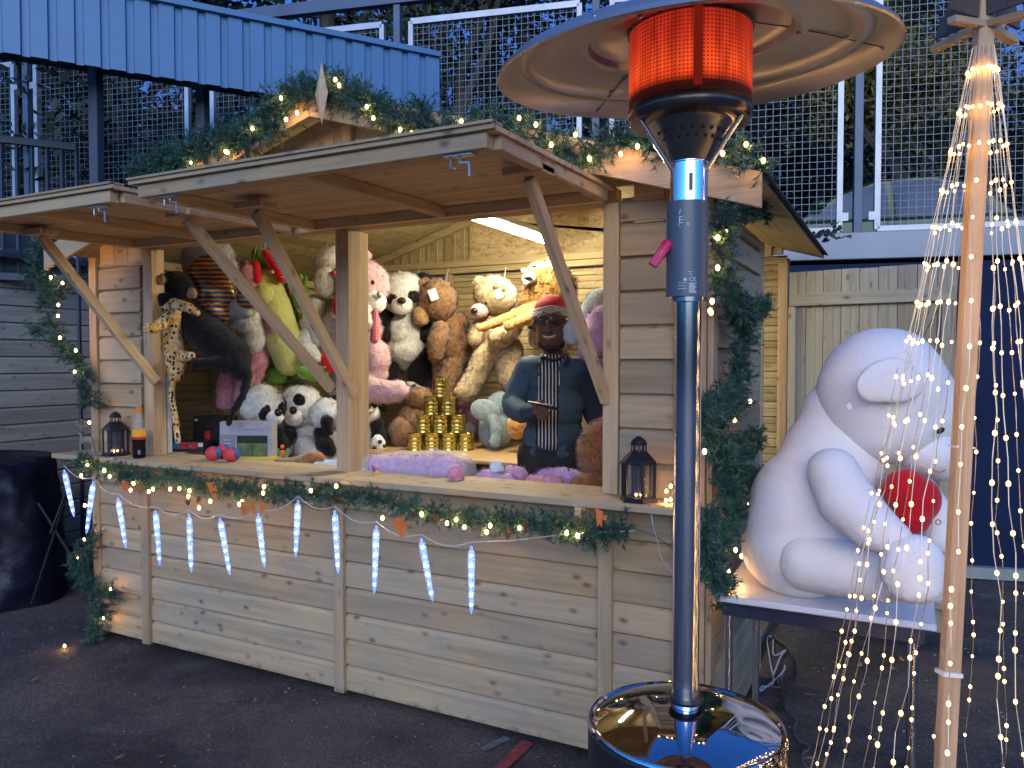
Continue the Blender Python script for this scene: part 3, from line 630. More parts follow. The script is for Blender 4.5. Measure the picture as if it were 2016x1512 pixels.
garland('fir garland trailing to the ground at the bottom left corner of the stall', [gy([(185,1045),(170,1080),(150,1110),(165,1140),(190,1170),(200,1200),(185,1240),(190,1265)], -.10), gy([(165,1110),(140,1115)], -.1), gy([(200,1165),(228,1170)], -.1)],
  gy([(218,1160),(203,1218),(166,1062),(152,1098)], -.09)+[atz(127,1272,.012)], .06, 200)
gr_ = lambda l: [atx(a, b, 3.47) for a, b in l]
garland('thick lit fir garland winding down the right front corner of the stall', [gr_([(1505,330),(1500,380),(1470,405),(1430,420),(1415,470),(1420,530),(1440,590),(1465,640),(1460,700),(1450,760),(1400,820),(1410,880),(1440,920),(1430,960),(1445,1010),(1420,1060),(1400,1110),(1430,1160),(1435,1195)]), gr_([(1470,405),(1500,400),(1508,430)]), gr_([(1455,625),(1500,600)]), gr_([(1450,790),(1380,815)]), gr_([(1440,900),(1490,860)]), gr_([(1440,950),(1495,940)]), gr_([(1400,1110),(1385,1050),(1400,1010)])],
  gr_([(1430,452),(1413,468),(1413,527),(1402,593),(1398,612),(1425,452),(1477,790),(1446,827),(1387,889),(1475,993),(1467,1050),(1448,1083),(1460,1095),(1434,1125),(1436,1143),(1450,1167),(1400,615)]), .052, 230)
cnt = [(150,905),(185,918),(240,930),(300,945),(345,940),(400,955),(445,962),(500,965),(545,970),(590,965),(640,975),(700,978),(750,985),(800,1000),(860,1010),(920,1020),(980,1030),(1040,1025),(1100,1035),(1160,1040),(1240,1040)]
cg = garland('fir garland with warm bulbs and orange ribbons along the front edge of the counter', [gy(cnt, -.235), gy([(1110,1045),(1160,1060),(1210,1045)], -.235)],
  gy([(172,915),(160,936),(205,926),(216,938),(263,952),(257,965),(293,968),(301,963),(167,995),(335,963),(353,962),(373,966),(371,977),(420,968),(414,987),(471,993),(476,988),(392,1000),(520,958),(518,971),(662,957),(612,966),(753,1020),(830,1012),(898,1023),(914,1038),(965,1035),(958,1048),(1023,1040),(1116,1049),(880,1030),(1137,1055)], -.275), .055, 190)
random.seed(4)
for (a, b) in ((247,957),(243,960),(418,967),(480,1003),(497,1000),(515,1000),(793,1035),(786,1040),(1180,1020)):
    c = aty(a, b, -.285); w = random.uniform(.012,.02); h = random.uniform(.03,.05); t_ = random.uniform(-.4,.4); u = Vector((math.cos(t_), 0, math.sin(t_))); v_ = Vector((-math.sin(t_), -.2, math.cos(t_)))
    m = MB(); m.add([(c-u*w+v_*h)[:], (c+u*w+v_*h*.8)[:], (c+u*w*.5-v_*h)[:], (c-v_*h*.6)[:], (c-u*w*.6-v_*h)[:]], [(0,1,2,3,4)]); m.add([(c)[:], (c+u*w*2+v_*h*.5)[:], (c+u*w*1.6-v_*h*.2)[:]], [(0,1,2)]); m.build('ribbon', ORW, cg)
for (a, b) in ((370,985),(390,985),(860,1022),(1035,1035),(1000,1050)):
    m = MB(); c = aty(a, b, -.27)
    for i in range(7):
        zz = i*.006-.02; r = .014*math.sin((i+1)/8*3.14)
        m.lathe([(r*.6, zz-.004),(r, zz),(r*.5, zz+.005)], c, 9)
    m.build('pine_cone', plain('brown_cone', (.13,.06,.03), .7), cg)
# icicle light string
isn = thing('icicle_light_string', 'string of twelve cold white icicle lights hanging below the counter garland', 'light string', aty(600,960,-.27))
ic = [((126,925),(146,1018)),((184,948),(170,1052)),((232,980),(248,1080)),((306,1005),(315,1115)),((372,1012),(377,1128)),((433,1020),(453,1133)),((508,1010),(521,1118)),((587,985),(582,1098)),((659,1005),(666,1130)),((741,1035),(737,1170)),((829,1060),(852,1185)),((928,1075),(928,1210))]
wp = [aty(a[0], a[1]-8, -.27) for a, b in ic]; cb = []
for i in range(len(wp)-1):
    for j in range(8):
        t = j/8; cb.append(wp[i].lerp(wp[i+1], t)-Vector((0,0,.03*math.sin(math.pi*t))))
cb += [wp[-1], aty(1000,1065,-.27), aty(1130,1050,-.25), aty(1250,1045,-.22)]
MB().tube(cb, .0022, 5).build('cable', glassy('clear_cable', (.7,.72,.7), .2, .6), isn)
for i, (a, b) in enumerate(ic):
    p, q = aty(*a, -.27), aty(*b, -.27); d = (q-p); L = d.length; d.normalize(); ax = (d.orthogonal().normalized(), d.cross(d.orthogonal().normalized()), d)
    m = MB(); pr = [(.001,0),(.005,.0),(.006,.016),(.012,.02),(.0138,.05),(.012,L*.5),(.009,L*.85),(.006,L*.95),(.0008,L)]
    pr2 = []
    for (r0, z0), (r1, z1) in zip(pr[3:], pr[4:]):
        k = max(1, int((z1-z0)/.007))
        for j in range(k): t = j/k; pr2.append(((r0+(r1-r0)*t)*(1+.09*(-1)**len(pr2)), z0+(z1-z0)*t))
    m.lathe(pr[:3]+pr2+pr[-2:], p, 9, ax); o = m.build('icicle', ICEG, isn)
    g = MB(); n_ = 6
    for j in range(n_):
        t = .14+.72*j/(n_-1); c = p+d*L*t+Vector((random.uniform(-.002,.002),-.002,0)); s = random.uniform(.7,1.2)*(.0058-.002*t); g.ell(c, (s, s, s*1.4), sub=1)
    g.build('diodes', ICE, o, smooth=2)
    
# ================================================================== LIGHT TREE
pb = atf(1860, 1512, 1.55); pt = atf(1937, 66, 1.66); dd = (pb-pt)/(pt.z-pb.z); ft = pb+dd*pb.z
LT = thing('light_tree', 'tall wooden pole hung with a cone of warm fairy light strings at the right edge', 'light tree', (ft.x, ft.y, 0))
ctr = Vector((ft.x, ft.y, 0))
dv = (pt-ft).normalized(); w_ = .034
mp = MB(); ov = pt.lerp(ft, .62)
mp.beam(ft, pt+dv*.10, w_, w_*.8, up=FW); mp.build('pole', WDO, LT, bevel=.003)
m = MB(); q = atf(1868, 1325, 1.56); m.beam(q-dv*.004, q+dv*.004, w_+.006, w_*.8+.006, up=FW); q = atf(1893, 880, 1.60); m.beam(q-dv*.002, q+dv*.002, w_+.005, w_*.8+.005, up=FW); m.build('cable_tie', WHT, LT)
m = MB()
for k in range(4):
    a = .5+k*math.pi/2; u = RT*math.cos(a)+FW*math.sin(a); m.beam(pt+dv*.018, pt+dv*.018+u*.115-Vector((0,0,.012)), .020, .014)
S_ = m.build('star_base', WDO, LT, bevel=.001)
m = MB()
for k in range(4):
    a = .5+k*math.pi/2; u = RT*math.cos(a)+FW*math.sin(a); c = pt+dv*.035; w2 = Vector((-u.y, u.x, 0))
    m.prism([(.01,0),(.115,-.005),(.10,.03),(.055,.10),(.03,.22),(.01,.22)], c-w2*.004, u, UP, .008)
m.build('star_blade', plain('dark_stained_board', (.10,.075,.06), .5, var=.3), LT)
NS = 22; apex = pt-dv*.03; nb_ = 0; cand = []
leds = {}
for k in range(NS):
    a = 2*math.pi*k/NS+.22+random.uniform(-.12,.12); u = RT*math.cos(a)+FW*math.sin(a); fo = ctr+u*(.345+random.uniform(-.02,.02))
    P0 = apex+u*.02; n_ = 26; pts = []
    for i in range(n_+1):
        t = i/n_; pts.append(P0.lerp(Vector((fo.x, fo.y, .0)), t)+Vector((random.uniform(-1,1), random.uniform(-1,1), 0))*(.002+.010*t)*(0 if i == 0 else 1))
    wv = MB().tube(pts, .0011, 4).build('wire', plain('copper_wire', (.45,.36,.25), .35, .7) if k == 0 else bpy.data.materials['copper_wire'], LT)
    pos = []; z = apex.z-.05-random.uniform(0,.004)*(1 if k else 0); zz = 0
    while z > .05:
        t = (P0.z-z)/P0.z; 
        if t > 0:
            fi = t*n_; i = min(int(fi), n_-1); q = pts[i].lerp(pts[i+1], fi-i); pos.append(q)
        zz += 1; z -= (.083+random.uniform(-.002,.002)*(1+zz*.5)) if zz < 13 else random.choice((.03,.05,.07,.085,.10))
    for q in pos: cand.append((wv, q))
# what shows largest: the nearest to the camera first
cand.sort(key=lambda c: (c[1]-CAM).length + (9 if c[1].z < .7 else 0) + (5 if (c[1]-CAM).dot(RT)/(c[1]-CAM).dot(FW) > .67 else 0))
for wv, q in cand[:100]: o = bulb(wv, q, random.uniform(.0036, .0049), BULBS); 
ic2 = MB()
for wv, q in cand[100:]: s_ = random.uniform(.0034,.0048); ic2.ell(q, (s_, s_, s_*1.35), sub=1)
o = ic2.build('bulb', BULBS, LT, smooth=2); o['kind'] = 'stuff'
# ================================================================== PATIO HEATER
hp = atf(1354, 700, 1.65); HX, HY = hp.x, hp.y
H = thing('patio_heater', 'tall polished patio heater glowing red under a wide round hood', 'patio heater', (HX, HY, 0))
c0 = Vector((HX, HY, 0))
RIM = 2.160; Rr = .43
tilt = Matrix.Rotation(R_(-3.0), 3, FW) @ Matrix.Rotation(R_(4.5), 3, RT); hax = [tilt@Vector(q) for q in ((1,0,0),(0,1,0),(0,0,1))]
prof = [(.02,.155),(.10,.150),(.155,.132),(.205,.112),(.225,.098),(.25,.094),(.30,.080),(.335,.064),(.355,.050),(.385,.040),(.412,.022),(.428,.004),(.432,.0),(.434,.004),(.428,.012)]
prof = [(.02,.098),(.10,.096),(.165,.088),(.172,.082),(.205,.076),(.212,.064),(.232,.060),(.245,.064),(.30,.050),(.33,.042),(.338,.032),(.352,.030),(.360,.034),(.385,.022),(.398,.006),(.404,.0),(.409,.002),(.404,.012)]
top = [(r, z+.006) for r, z in prof[::-1][2:]]
HOODM = plain('hood_aluminium', (.42,.40,.38), .34, .75, var=.05, vs=3)
m = MB(); m.lathe(prof+top, c0+Vector((0,0,RIM)), 96, hax); Hd = m.build('hood', HOODM, H, smooth=True)
m = MB()
for k in range(3):
    a = k*2.094+.35; u = hax[0]*math.cos(a)+hax[1]*math.sin(a)
    for r, zz in ((.222,.060),(.318,.044),(.39,.016)): m.ell(c0+Vector((0,0,RIM))+u*r+hax[2]*zz, (.006,.006,.005), sub=2)
m.build('bolts', STEEL, Hd, smooth=2)
for k in range(3):
    m = MB(); a = k*2.094+.35; u = hax[0]*math.cos(a)+hax[1]*math.sin(a)
    pts = [c0+Vector((0,0,RIM))+u*r+hax[2]*zz for r, zz in ((.125,.093),(.20,.075),(.28,.053),(.385,.019))]; m.tube(pts, .0012, 4); m.build('panel_seam', BLKM, Hd)
er = .127
m = MB(); m.lathe([(.03,2.085),(er,2.085),(er+.002,2.08),(er+.002,2.06),(er-.004,2.052),(er-.03,2.048),(.09,2.05),(.03,2.05)], c0, 48); m.build('burner_rim', plain('heat_stained_steel', (.20,.14,.12), .25, .9, var=.4, vs=10), H, smooth=True)
def heatmat():
    t = NT('glowing_perforated_screen'); v = t.tc(); sx = t.n('SeparateXYZ'); t.l(v, sx.inputs[0])
    g = t.n('Attribute', _attribute_name='rnd').outputs['Fac']
    br = t.n('TexVoronoi', Scale=1); br.inputs['Randomness'].default_value = 0; t.l(t.mapv(v, (1, 1, 1)), br.inputs['Vector'])
    hole = t.ramp(br.outputs['Distance'], [(.22, (.35,.35,.35)), (.36, (1,1,1))])
    w = t.n('TexNoise', Scale=.35, Detail=2); t.l(t.mapv(v, (1, .15, 1)), w.inputs['Vector'])
    e = t.ramp(g, [(0, (.02,.002,.001)), (.10, (.06,.006,.003)), (.20, (.85,.06,.012)), (.32, (1.0,.085,.018)), (.7, (.62,.035,.012)), (1, (.38,.018,.008))])
    c = t.mix(e, hole, 1, 'MULTIPLY'); c = t.mix(c, t.ramp(w.outputs['Fac'], [(.35, (.55,.55,.55)), (.6, (1,1,1))]), 1, 'MULTIPLY')
    t.p.inputs['Base Color'].default_value = (.03,.012,.01,1); t.p.inputs['Roughness'].default_value = .6
    t.l(c, t.p.inputs['Emission Color']); t.p.inputs['Emission Strength'].default_value = 1.0; return t.m
zs = [2.085, 2.093, 2.101, 2.112, 2.128, 2.16, 2.20, 2.243]; nn = 64; v = []; tcs = []; rn = []
pitch = .0078
for i, z in enumerate(zs):
    for k in range(nn+1):
        a = 2*math.pi*k/nn; v.append((HX+er*math.cos(a), HY+er*math.sin(a), z)); tcs.append(((k/nn)*round(2*math.pi*er/pitch)+50, (z-2.085)/pitch*1.0, 0)); rn.append((z-2.085)/.158)
mb = MB(); f = [(i*(nn+1)+k, i*(nn+1)+k+1, (i+1)*(nn+1)+k+1, (i+1)*(nn+1)+k) for i in range(len(zs)-1) for k in range(nn)]
mb.add(v, f); mb.T[-1] = np.array(tcs); mb.RN[-1] = np.array(rn); mb.build('glowing_screen', heatmat(), H, smooth=2)
HDS = plain('hot_dark_strip', (.07,.015,.012), .5, .3); HDS.node_tree.nodes['Principled BSDF'].inputs['Emission Color'].default_value = (.30,.018,.008,1); HDS.node_tree.nodes['Principled BSDF'].inputs['Emission Strength'].default_value = .45; ca = math.atan2(CAM.y-HY, CAM.x-HX)+.10
for a in (ca+.02, ca+2.09, ca-2.09):
    u = Vector((math.cos(a), math.sin(a), 0)); m = MB(); m.beam(c0+u*(er+.003)+Vector((0,0,2.09)), c0+u*(er+.003)+Vector((0,0,2.245)), .018, .003, up=u); m.build('support_strip', HDS, H)
m = MB(); m.lathe([(er-.002,2.240),(er+.004,2.242),(er+.004,2.25),(.02,2.252)], c0, 40); m.build('screen_cap', BLKM, H, smooth=True)
m = MB(); m.lathe([(.036,1.965),(.042,1.97),(.082,2.045),(.088,2.05),(.06,2.05)], c0, 40); cn = m.build('burner_cone', plain('dull_burner_steel', (.24,.23,.23), .32, .9, var=.1, vs=5), H, smooth=True)
m = MB()
for k in range(-4, 5):
    for zz, dk in ((2.026, 0), (2.012, .5)):
        a = ca+(k+dk)*.28; r = .042+(zz-1.97)*.533+.0005; u = Vector((math.cos(a), math.sin(a), 0)); m.ell(c0+u*r+Vector((0,0,zz)), (.0042,.0042,.0042), sub=2)
m.build('vent_holes', BLK, cn, smooth=2)
for a in (ca+1.1, ca-1.2, ca+2.9):
    u = Vector((math.cos(a), math.sin(a), 0)); m = MB(); m.tube([c0+u*.040+Vector((0,0,1.955)), c0+u*.125+Vector((0,0,2.07))], .0055, 8); m.build('stay_rod', CHROME, H, smooth=True)
m = MB(); m.lathe([(.0,1.675),(.039,1.675),(.039,1.966),(.041,1.968),(.041,1.972),(.0,1.973)], c0, 48); up_ = m.build('upper_pole', CHROME, H, smooth=True)
u = Vector((math.cos(ca), math.sin(ca), 0)); lt_ = Vector((-u.y, u.x, 0)); lt_ = lt_ if lt_.dot(RT) < 0 else -lt_
m = MB(); m.beam(c0+u*.0385+Vector((0,0,1.905)), c0+u*.0385+Vector((0,0,1.94)), .008, .006, up=u); m.build('slot', BLK, up_)
m = MB(); m.lathe([(.0,.70),(.0285,.70),(.0285,1.70),(.0,1.70)], c0, 40); m.build('lower_pole', CHROME, H, smooth=True)
# control box (curved plate) with the printed marks
PLM = plain('blue_grey_control_plate', (.105,.125,.15), .38, .2, var=.03)
cr = .045; cz0, cz1 = 1.685, 1.885; m = MB(); cc = c0+lt_*.004
arc = [ca+(-1.30+2.75*i/26) for i in range(27)] 
poly = [(cr*math.cos(a), cr*math.sin(a)) for a in arc]+[((cr-.004)*math.cos(a), (cr-.004)*math.sin(a)) for a in arc[::-1]]
m.prism(poly, cc+Vector((0,0,cz0)), (1,0,0), (0,1,0), cz1-cz0); m.build('control_plate', PLM, H, smooth=True)
lk = -1 if True else 1
sgn = 1 if (Vector((-math.sin(ca), math.cos(ca), 0)).dot(RT)) > 0 else -1
def onplate(x, z, r=cr+.0006): a = ca+sgn*x/cr; return cc+Vector((r*math.cos(a), r*math.sin(a), z))
def text_pts(s, size):
    cu = bpy.data.curves.new('t', 'FONT'); cu.body = s; cu.size = size; cu.resolution_u = 2; o = bpy.data.objects.new('t', cu); C.objects.link(o)
    bpy.context.view_layer.update(); dg = bpy.context.evaluated_depsgraph_get(); me = bpy.data.meshes.new_from_object(o.evaluated_get(dg))
    V_ = [v_.co.copy() for v_ in me.vertices]; F_ = [tuple(p.vertices) for p in me.polygons]; bpy.data.objects.remove(o); bpy.data.meshes.remove(me); return V_, F_
PM = plain('white_print', (.62,.66,.72), .5, var=.02)
m = MB()
def ptext(s, size, x, z, rot=0):
    V_, F_ = text_pts(s, size); cs_, sn = math.cos(rot), math.sin(rot)
    m.add([onplate(x+q.x*cs_-q.y*sn, z+q.x*sn+q.y*cs_)[:] for q in V_], F_)
def pbar(x0, x1, z, h=.0012):
    k = 4; m.add([onplate(x0+(x1-x0)*i/k, z+j*h)[:] for j in (0, 1) for i in range(k+1)], [(i, i+1, i+k+2, i+k+1) for i in range(k)])
ptext('CE', .012, .001, 1.7155); ptext('0', .007, .003, 1.728)
for i in range(9): pbar(.001, .017-.003*((i*7)%4)/2, 1.7105-.0024*i, .0014)
for i in range(3): pbar(-.022, -.004-.004*(i%2), 1.7000+.006*i, .0009)
ptext('E', .021, -.022, 1.836, 0); ptext('\\', .016, -.020, 1.8255, .35); ptext('I', .016, -.0215, 1.855, -.2); ptext('0', .011, -.0045, 1.830)
pbar(-.010, -.004, 1.7165, .0055); pbar(-.001, .008, 1.7345, .001)
m.build('printed_marks', PM, H)
kn_ = thing('patio_x','x','x') if False else None
kb = c0+lt_*.043+u*.020+Vector((0,0,1.80)); m = MB(); kd = (lt_*.55+Vector((0,0,-.80))+u*.3).normalized()
m.tube([kb, kb+kd*.012, kb+kd*.04, kb+kd*.050], [.012,.013,.011,.008], 10); m.beam(kb+kd*.01+u*.006, kb+kd*.066+u*.006, .020, .009, up=u); m.build('control_knob', plain('red_knob', (.62,.02,.10), .3), H, smooth=True, bevel=.002)
# gas bottle housing
br = .213; m = MB()
m.lathe([(.03,.800),(.10,.795),(.17,.777),(.198,.763),(.203,.767),(.208,.767),(.2125,.760),(.2125,.752)], c0, 96); m.build('housing_lid', plain('polished_lid', (.42,.43,.46), .045, 1, var=.02), H, smooth=True)
m = MB(); m.lathe([(.208,.752),(.2105,.750),(.2105,.05),(.20,.04)], c0, 96); m.build('gas_housing', plain('dark_steel_housing', (.16,.17,.20), .22, .95, var=.03), H, smooth=True)
m = MB(); m.lathe([(.0,.0),(.235,.0),(.235,.03),(.215,.045),(.0,.045)], c0, 64); m.build('base_plate', BLKM, H, smooth=True)
m = MB(); m.lathe([(.028,.812),(.036,.812),(.039,.819),(.036,.826),(.028,.826)], c0, 40); m.build('rubber_collar', BLK, H, smooth=True)
# ================================================================== SOFT BODIES
random.seed(21); np.random.seed(21)
BAX = (RT, FW, UP)
def E(px, py, f, rx, ry, rd=None, rot=0):
    """one ellipsoid: centre seen at px,py at depth f, radii in photo pixels at that depth"""
    k = f/FPX; c = atf(px, py, f); a = R_(rot); x = RT*math.cos(a)-UP*math.sin(a); z = RT*math.sin(a)+UP*math.cos(a)
    rd = (rx+ry)/2*.85 if rd is None else rd
    return (c, (rx*k, rd*k, ry*k), (x, FW, z))
def Lm(pts):
    out = []
    for (a, b) in zip(pts, pts[1:]):
        pa, pb_ = atf(*a[:3]), atf(*b[:3]); ra, rb = a[3]*a[2]/FPX, b[3]*b[2]/FPX; n_ = max(2, int((pb_-pa).length/(min(ra, rb)*.35)))
        for i in range(n_+1):
            t = i/n_; r = ra+(rb-ra)*t; out.append((pa.lerp(pb_, t), (r, r, r), BAX))
    return out
def blobmesh(prims, vox=None, smooth=5):
    mb = MB(); rmax = max(max(p[1]) for p in prims)
    for c, r, ax in prims: mb.ell(c, r, ax, sub=3 if len(prims) < 8 else 2)
    if len(prims) == 1: mb = MB(); mb.ell(*prims[0], sub=4 if rmax > .05 else 3)
    o = mb.build('tmp', BLK)
    if len(prims) > 1:
        md = o.modifiers.new('r', 'REMESH'); md.mode = 'VOXEL'; md.voxel_size = vox or max(.0035, min(.011, rmax*.11))
        sm = o.modifiers.new('s', 'SMOOTH'); sm.factor = .6; sm.iterations = smooth
    dg = bpy.context.evaluated_depsgraph_get(); dg.update(); me = bpy.data.meshes.new_from_object(o.evaluated_get(dg)); bpy.data.objects.remove(o)
    n_ = len(me.vertices); V_ = np.empty(n_*3); me.vertices.foreach_get('co', V_); N_ = np.empty(n_*3); me.vertices.foreach_get('normal', N_)
    F_ = [tuple(p.vertices) for p in me.polygons]; bpy.data.meshes.remove(me); return V_.reshape(-1, 3), N_.reshape(-1, 3), F_
def soft(name, prims, mat, parent, fur=(26000, .021), disp=(.007, 42), vox=None, smooth=5, curl=.9, cut=None, label=None, loc=None):
    V_, N_, F_ = blobmesh(prims, vox, smooth)
    if disp:
        s1 = np.array([noise.noise(Vector(q)*disp[1])+.5*noise.noise(Vector(q)*disp[1]*2.1) for q in V_]); V_ = V_+N_*(s1*disp[0])[:, None]
    b = np.array(BASE[parent.name][:]) if parent is not None else np.array(loc[:])
    nb0 = len(V_); VV = V_-b; FF = list(F_); NN = N_
    if fur and fur[0]:
        tri = np.array([(q[0], q[i], q[i+1]) for q in F_ for i in range(1, len(q)-1)])
        A, B, C_ = V_[tri[:,0]], V_[tri[:,1]], V_[tri[:,2]]; ar = np.linalg.norm(np.cross(B-A, C_-A), axis=1)/2; tot = ar.sum(); n_ = int(min(150000, max(60, tot*fur[0])))
        ix = np.random.choice(len(tri), n_, p=ar/tot); u = np.random.random((n_, 2)); fl_ = u.sum(1) > 1; u[fl_] = 1-u[fl_]; u1, u2 = u[:, :1], u[:, 1:]
        P = A[ix]+(B[ix]-A[ix])*u1+(C_[ix]-A[ix])*u2; Nn = N_[tri[ix, 0]]*(1-u1-u2)+N_[tri[ix, 1]]*u1+N_[tri[ix, 2]]*u2
        ph = P*70; flow = np.stack([np.sin(ph[:,1]+1.3*np.sin(ph[:,2]*.7)), np.sin(ph[:,2]+1.1*np.sin(ph[:,0]*.8)), np.sin(ph[:,0]+1.7*np.sin(ph[:,1]*.6))-.5], 1)
        D_ = Nn*.8+flow*curl*.6+np.random.normal(size=(n_, 3))*.35; D_ /= np.linalg.norm(D_, axis=1)[:, None]
        sd_ = np.cross(D_, Nn+np.random.normal(size=(n_, 3))*.25); sd_ /= np.linalg.norm(sd_, axis=1)[:, None]; w = max(.0009, fur[1]*.075)
        ln = fur[1]*np.random.uniform(.5, 1.1, (n_, 1)); P = P-Nn*.002
        T_ = np.stack([P-sd_*w, P+sd_*w, P+D_*ln], 1).reshape(-1, 3); VV = np.concatenate([VV, T_-b]); FF += [(nb0+3*i, nb0+3*i+1, nb0+3*i+2) for i in range(n_)]
        NN = np.concatenate([N_, np.repeat(Nn, 3, axis=0)])
    me = bpy.data.meshes.new(name); me.from_pydata(VV.tolist(), [], FF)
    me.polygons.foreach_set('use_smooth', [True]*len(me.polygons)); me.normals_split_custom_set_from_vertices([tuple(q) for q in NN])
    o = bpy.data.objects.new(name, me); C.objects.link(o); me.materials.append(mat)
    if parent is not None: o.parent = parent
    else: o.location = loc
    BASE[o.name] = Vector(b)
    if label: o['label'] = label
    return o
def hard(name, prims, mat, parent, sub=3):
    m = MB(); [m.ell(*p, sub=sub) for p in prims]; return m.build(name, mat, parent, smooth=2)
def pixline(name, pts, r, mat, parent):
    m = MB(); m.tube([atf(*p) for p in pts], r, 6); return m.build(name, mat, parent, smooth=True)
def cord(parent, px, py0, py1, f): 
    m = MB(); a = atf(px, py1, f); b = Vector((a.x, min(1.965, a.y+.03), atf(px, py0, f).z)); m.tube([a, b], .0015, 5); m.build('hanging_cord', WHT, parent)
def swing_tag(parent, px, py, f, s=11, rot=20, name='paper_tag'):
    c = atf(px, py, f); k = f/FPX*s; a = R_(rot); x = RT*math.cos(a)+UP*math.sin(a); z = UP*math.cos(a)-RT*math.sin(a)
    m = MB(); m.box(c, (2*k*.75, .002, 2*k), (x, FW, z)); m.build(name, WHT, parent)
GP = 'plush toys hanging inside the stall'; GS = 'plush toys sitting on the tables in the stall'
def toy(name, label, px, py, f, group, cat='plush toy'): return thing(name, label, cat, atf(px, py, f), group)
P_ = PL
# --- panda hanging upright
f = 5.15; T = toy('plush_panda', 'tall black and white plush panda hanging upright on the back wall beside a brown bear', 795, 790, f, GP)
soft('body', [E(797,655,f,40,46), E(800,688,f,47,36), E(800,708,f,30,22)], P_['white'], T, vox=.008)
hd_ = soft('head', [E(792,580,f-.02,49,44)], P_['white'], T)
soft('ear', [E(833,551,f,15,15,8)], P_['black'], hd_); soft('ear', [E(757,562,f+.04,9,14,8)], P_['black'], hd_)
soft('eye_patch', [E(774,587,f-.135,14,11,7,-25)], P_['black'], hd_, fur=(14000,.008)); soft('eye_patch', [E(814,584,f-.135,13,12,7,20)], P_['black'], hd_, fur=(14000,.008))
hard('eye', [E(776,585,f-.162,3,3)], EYE, hd_); hard('eye', [E(812,582,f-.162,3,3)], EYE, hd_)
mz = soft('muzzle', [E(791,602,f-.15,22,18,14)], P_['white'], hd_, fur=(14000,.006)); hard('nose', [E(791,592,f-.20,9,7)], EYE, mz); pixline('mouth', [(791,598,f-.205),(791,608,f-.20)], .0012, EYE, mz)
soft('arm', Lm([(762,618,f-.03,20),(752,645,f-.06,21),(758,660,f-.08,15)]), P_['black'], T); soft('arm', Lm([(832,640,f,17),(838,662,f-.03,17)]), P_['black'], T)
soft('leg', Lm([(768,695,f,26),(768,740,f-.02,24),(775,778,f-.03,19)]), P_['black'], T); l2 = soft('leg', Lm([(828,698,f,27),(828,745,f-.03,25),(824,775,f-.04,21)]), P_['black'], T)
soft('foot_pad', [E(818,762,f-.10,20,8,6,25)], P_['white'], l2, fur=(14000,.006)); hard('paw_pad', [E(815,760,f-.125,5,4,2)], EYE, l2)
cord(T, 821, 528, 545, f)
# --- brown bear seen from behind
f = 5.1; T = toy('plush_bear', 'curly brown plush bear turned away, hanging beside the tall panda', 880, 790, f, GP)
soft('body', [E(893,640,f,30,30), E(890,675,f,38,45), E(900,700,f,32,30)], P_['brown'], T, vox=.008, disp=(.011,50))
hd_ = soft('head', [E(862,592,f-.05,38,42)], P_['brown'], T, disp=(.012,48)); soft('muzzle', [E(830,622,f-.08,17,20)], P_['tan'], hd_, fur=(14000,.007)); soft('ear', [E(835,560,f-.03,12,13,9)], P_['brown'], hd_)
soft('arm', Lm([(868,650,f-.12,19),(860,675,f-.14,20),(858,698,f-.14,15)]), P_['brown'], T, disp=(.011,50))
soft('leg', Lm([(893,715,f-.03,24),(880,755,f-.05,22),(868,780,f-.06,22)]), P_['brown'], T, disp=(.011,50)); soft('leg', Lm([(870,715,f,20),(868,760,f,16)]), P_['brown'], T)
swing_tag(T, 853, 580, f-.20); cord(T, 878, 528, 556, f)
# --- cream bear
f = 5.0; T = toy('plush_bear', 'cream plush bear hanging legs apart under the paws of the lion', 970, 780, f, GP)
soft('body', [E(978,650,f,38,38), E(985,690,f,44,36)], P_['cream'], T, vox=.009, disp=(.012,44))
hd_ = soft('head', [E(975,582,f-.04,43,38,34,20)], P_['cream'], T, disp=(.012,44)); soft('ear', [E(943,556,f-.04,12,13,8)], P_['cream'], hd_); soft('ear', [E(985,562,f-.15,14,10,7)], P_['cream'], hd_)
mz = soft('muzzle', [E(944,612,f-.10,19,15)], P_['palepink'], hd_, fur=(14000,.006)); hard('nose', [E(934,612,f-.15,7,6)], EYE, mz); hard('eye', [E(957,597,f-.17,3.5,3.5)], EYE, hd_)
soft('arm', Lm([(948,640,f-.02,17),(938,660,f-.05,16),(934,668,f-.06,14)]), P_['cream'], T, disp=(.011,46)); soft('arm', Lm([(1010,640,f-.10,21),(990,660,f-.15,22),(980,668,f-.16,19)]), P_['cream'], T, disp=(.011,46))
soft('leg', Lm([(958,700,f-.03,27),(935,745,f-.06,23),(920,768,f-.09,23),(907,772,f-.12,15)]), P_['cream'], T, disp=(.011,46)); soft('leg', Lm([(1000,705,f-.05,30),(1008,745,f-.08,27)]), P_['cream'], T, disp=(.011,46))
swing_tag(T, 982, 578, f-.22, 9); cord(T, 992, 525, 550, f)
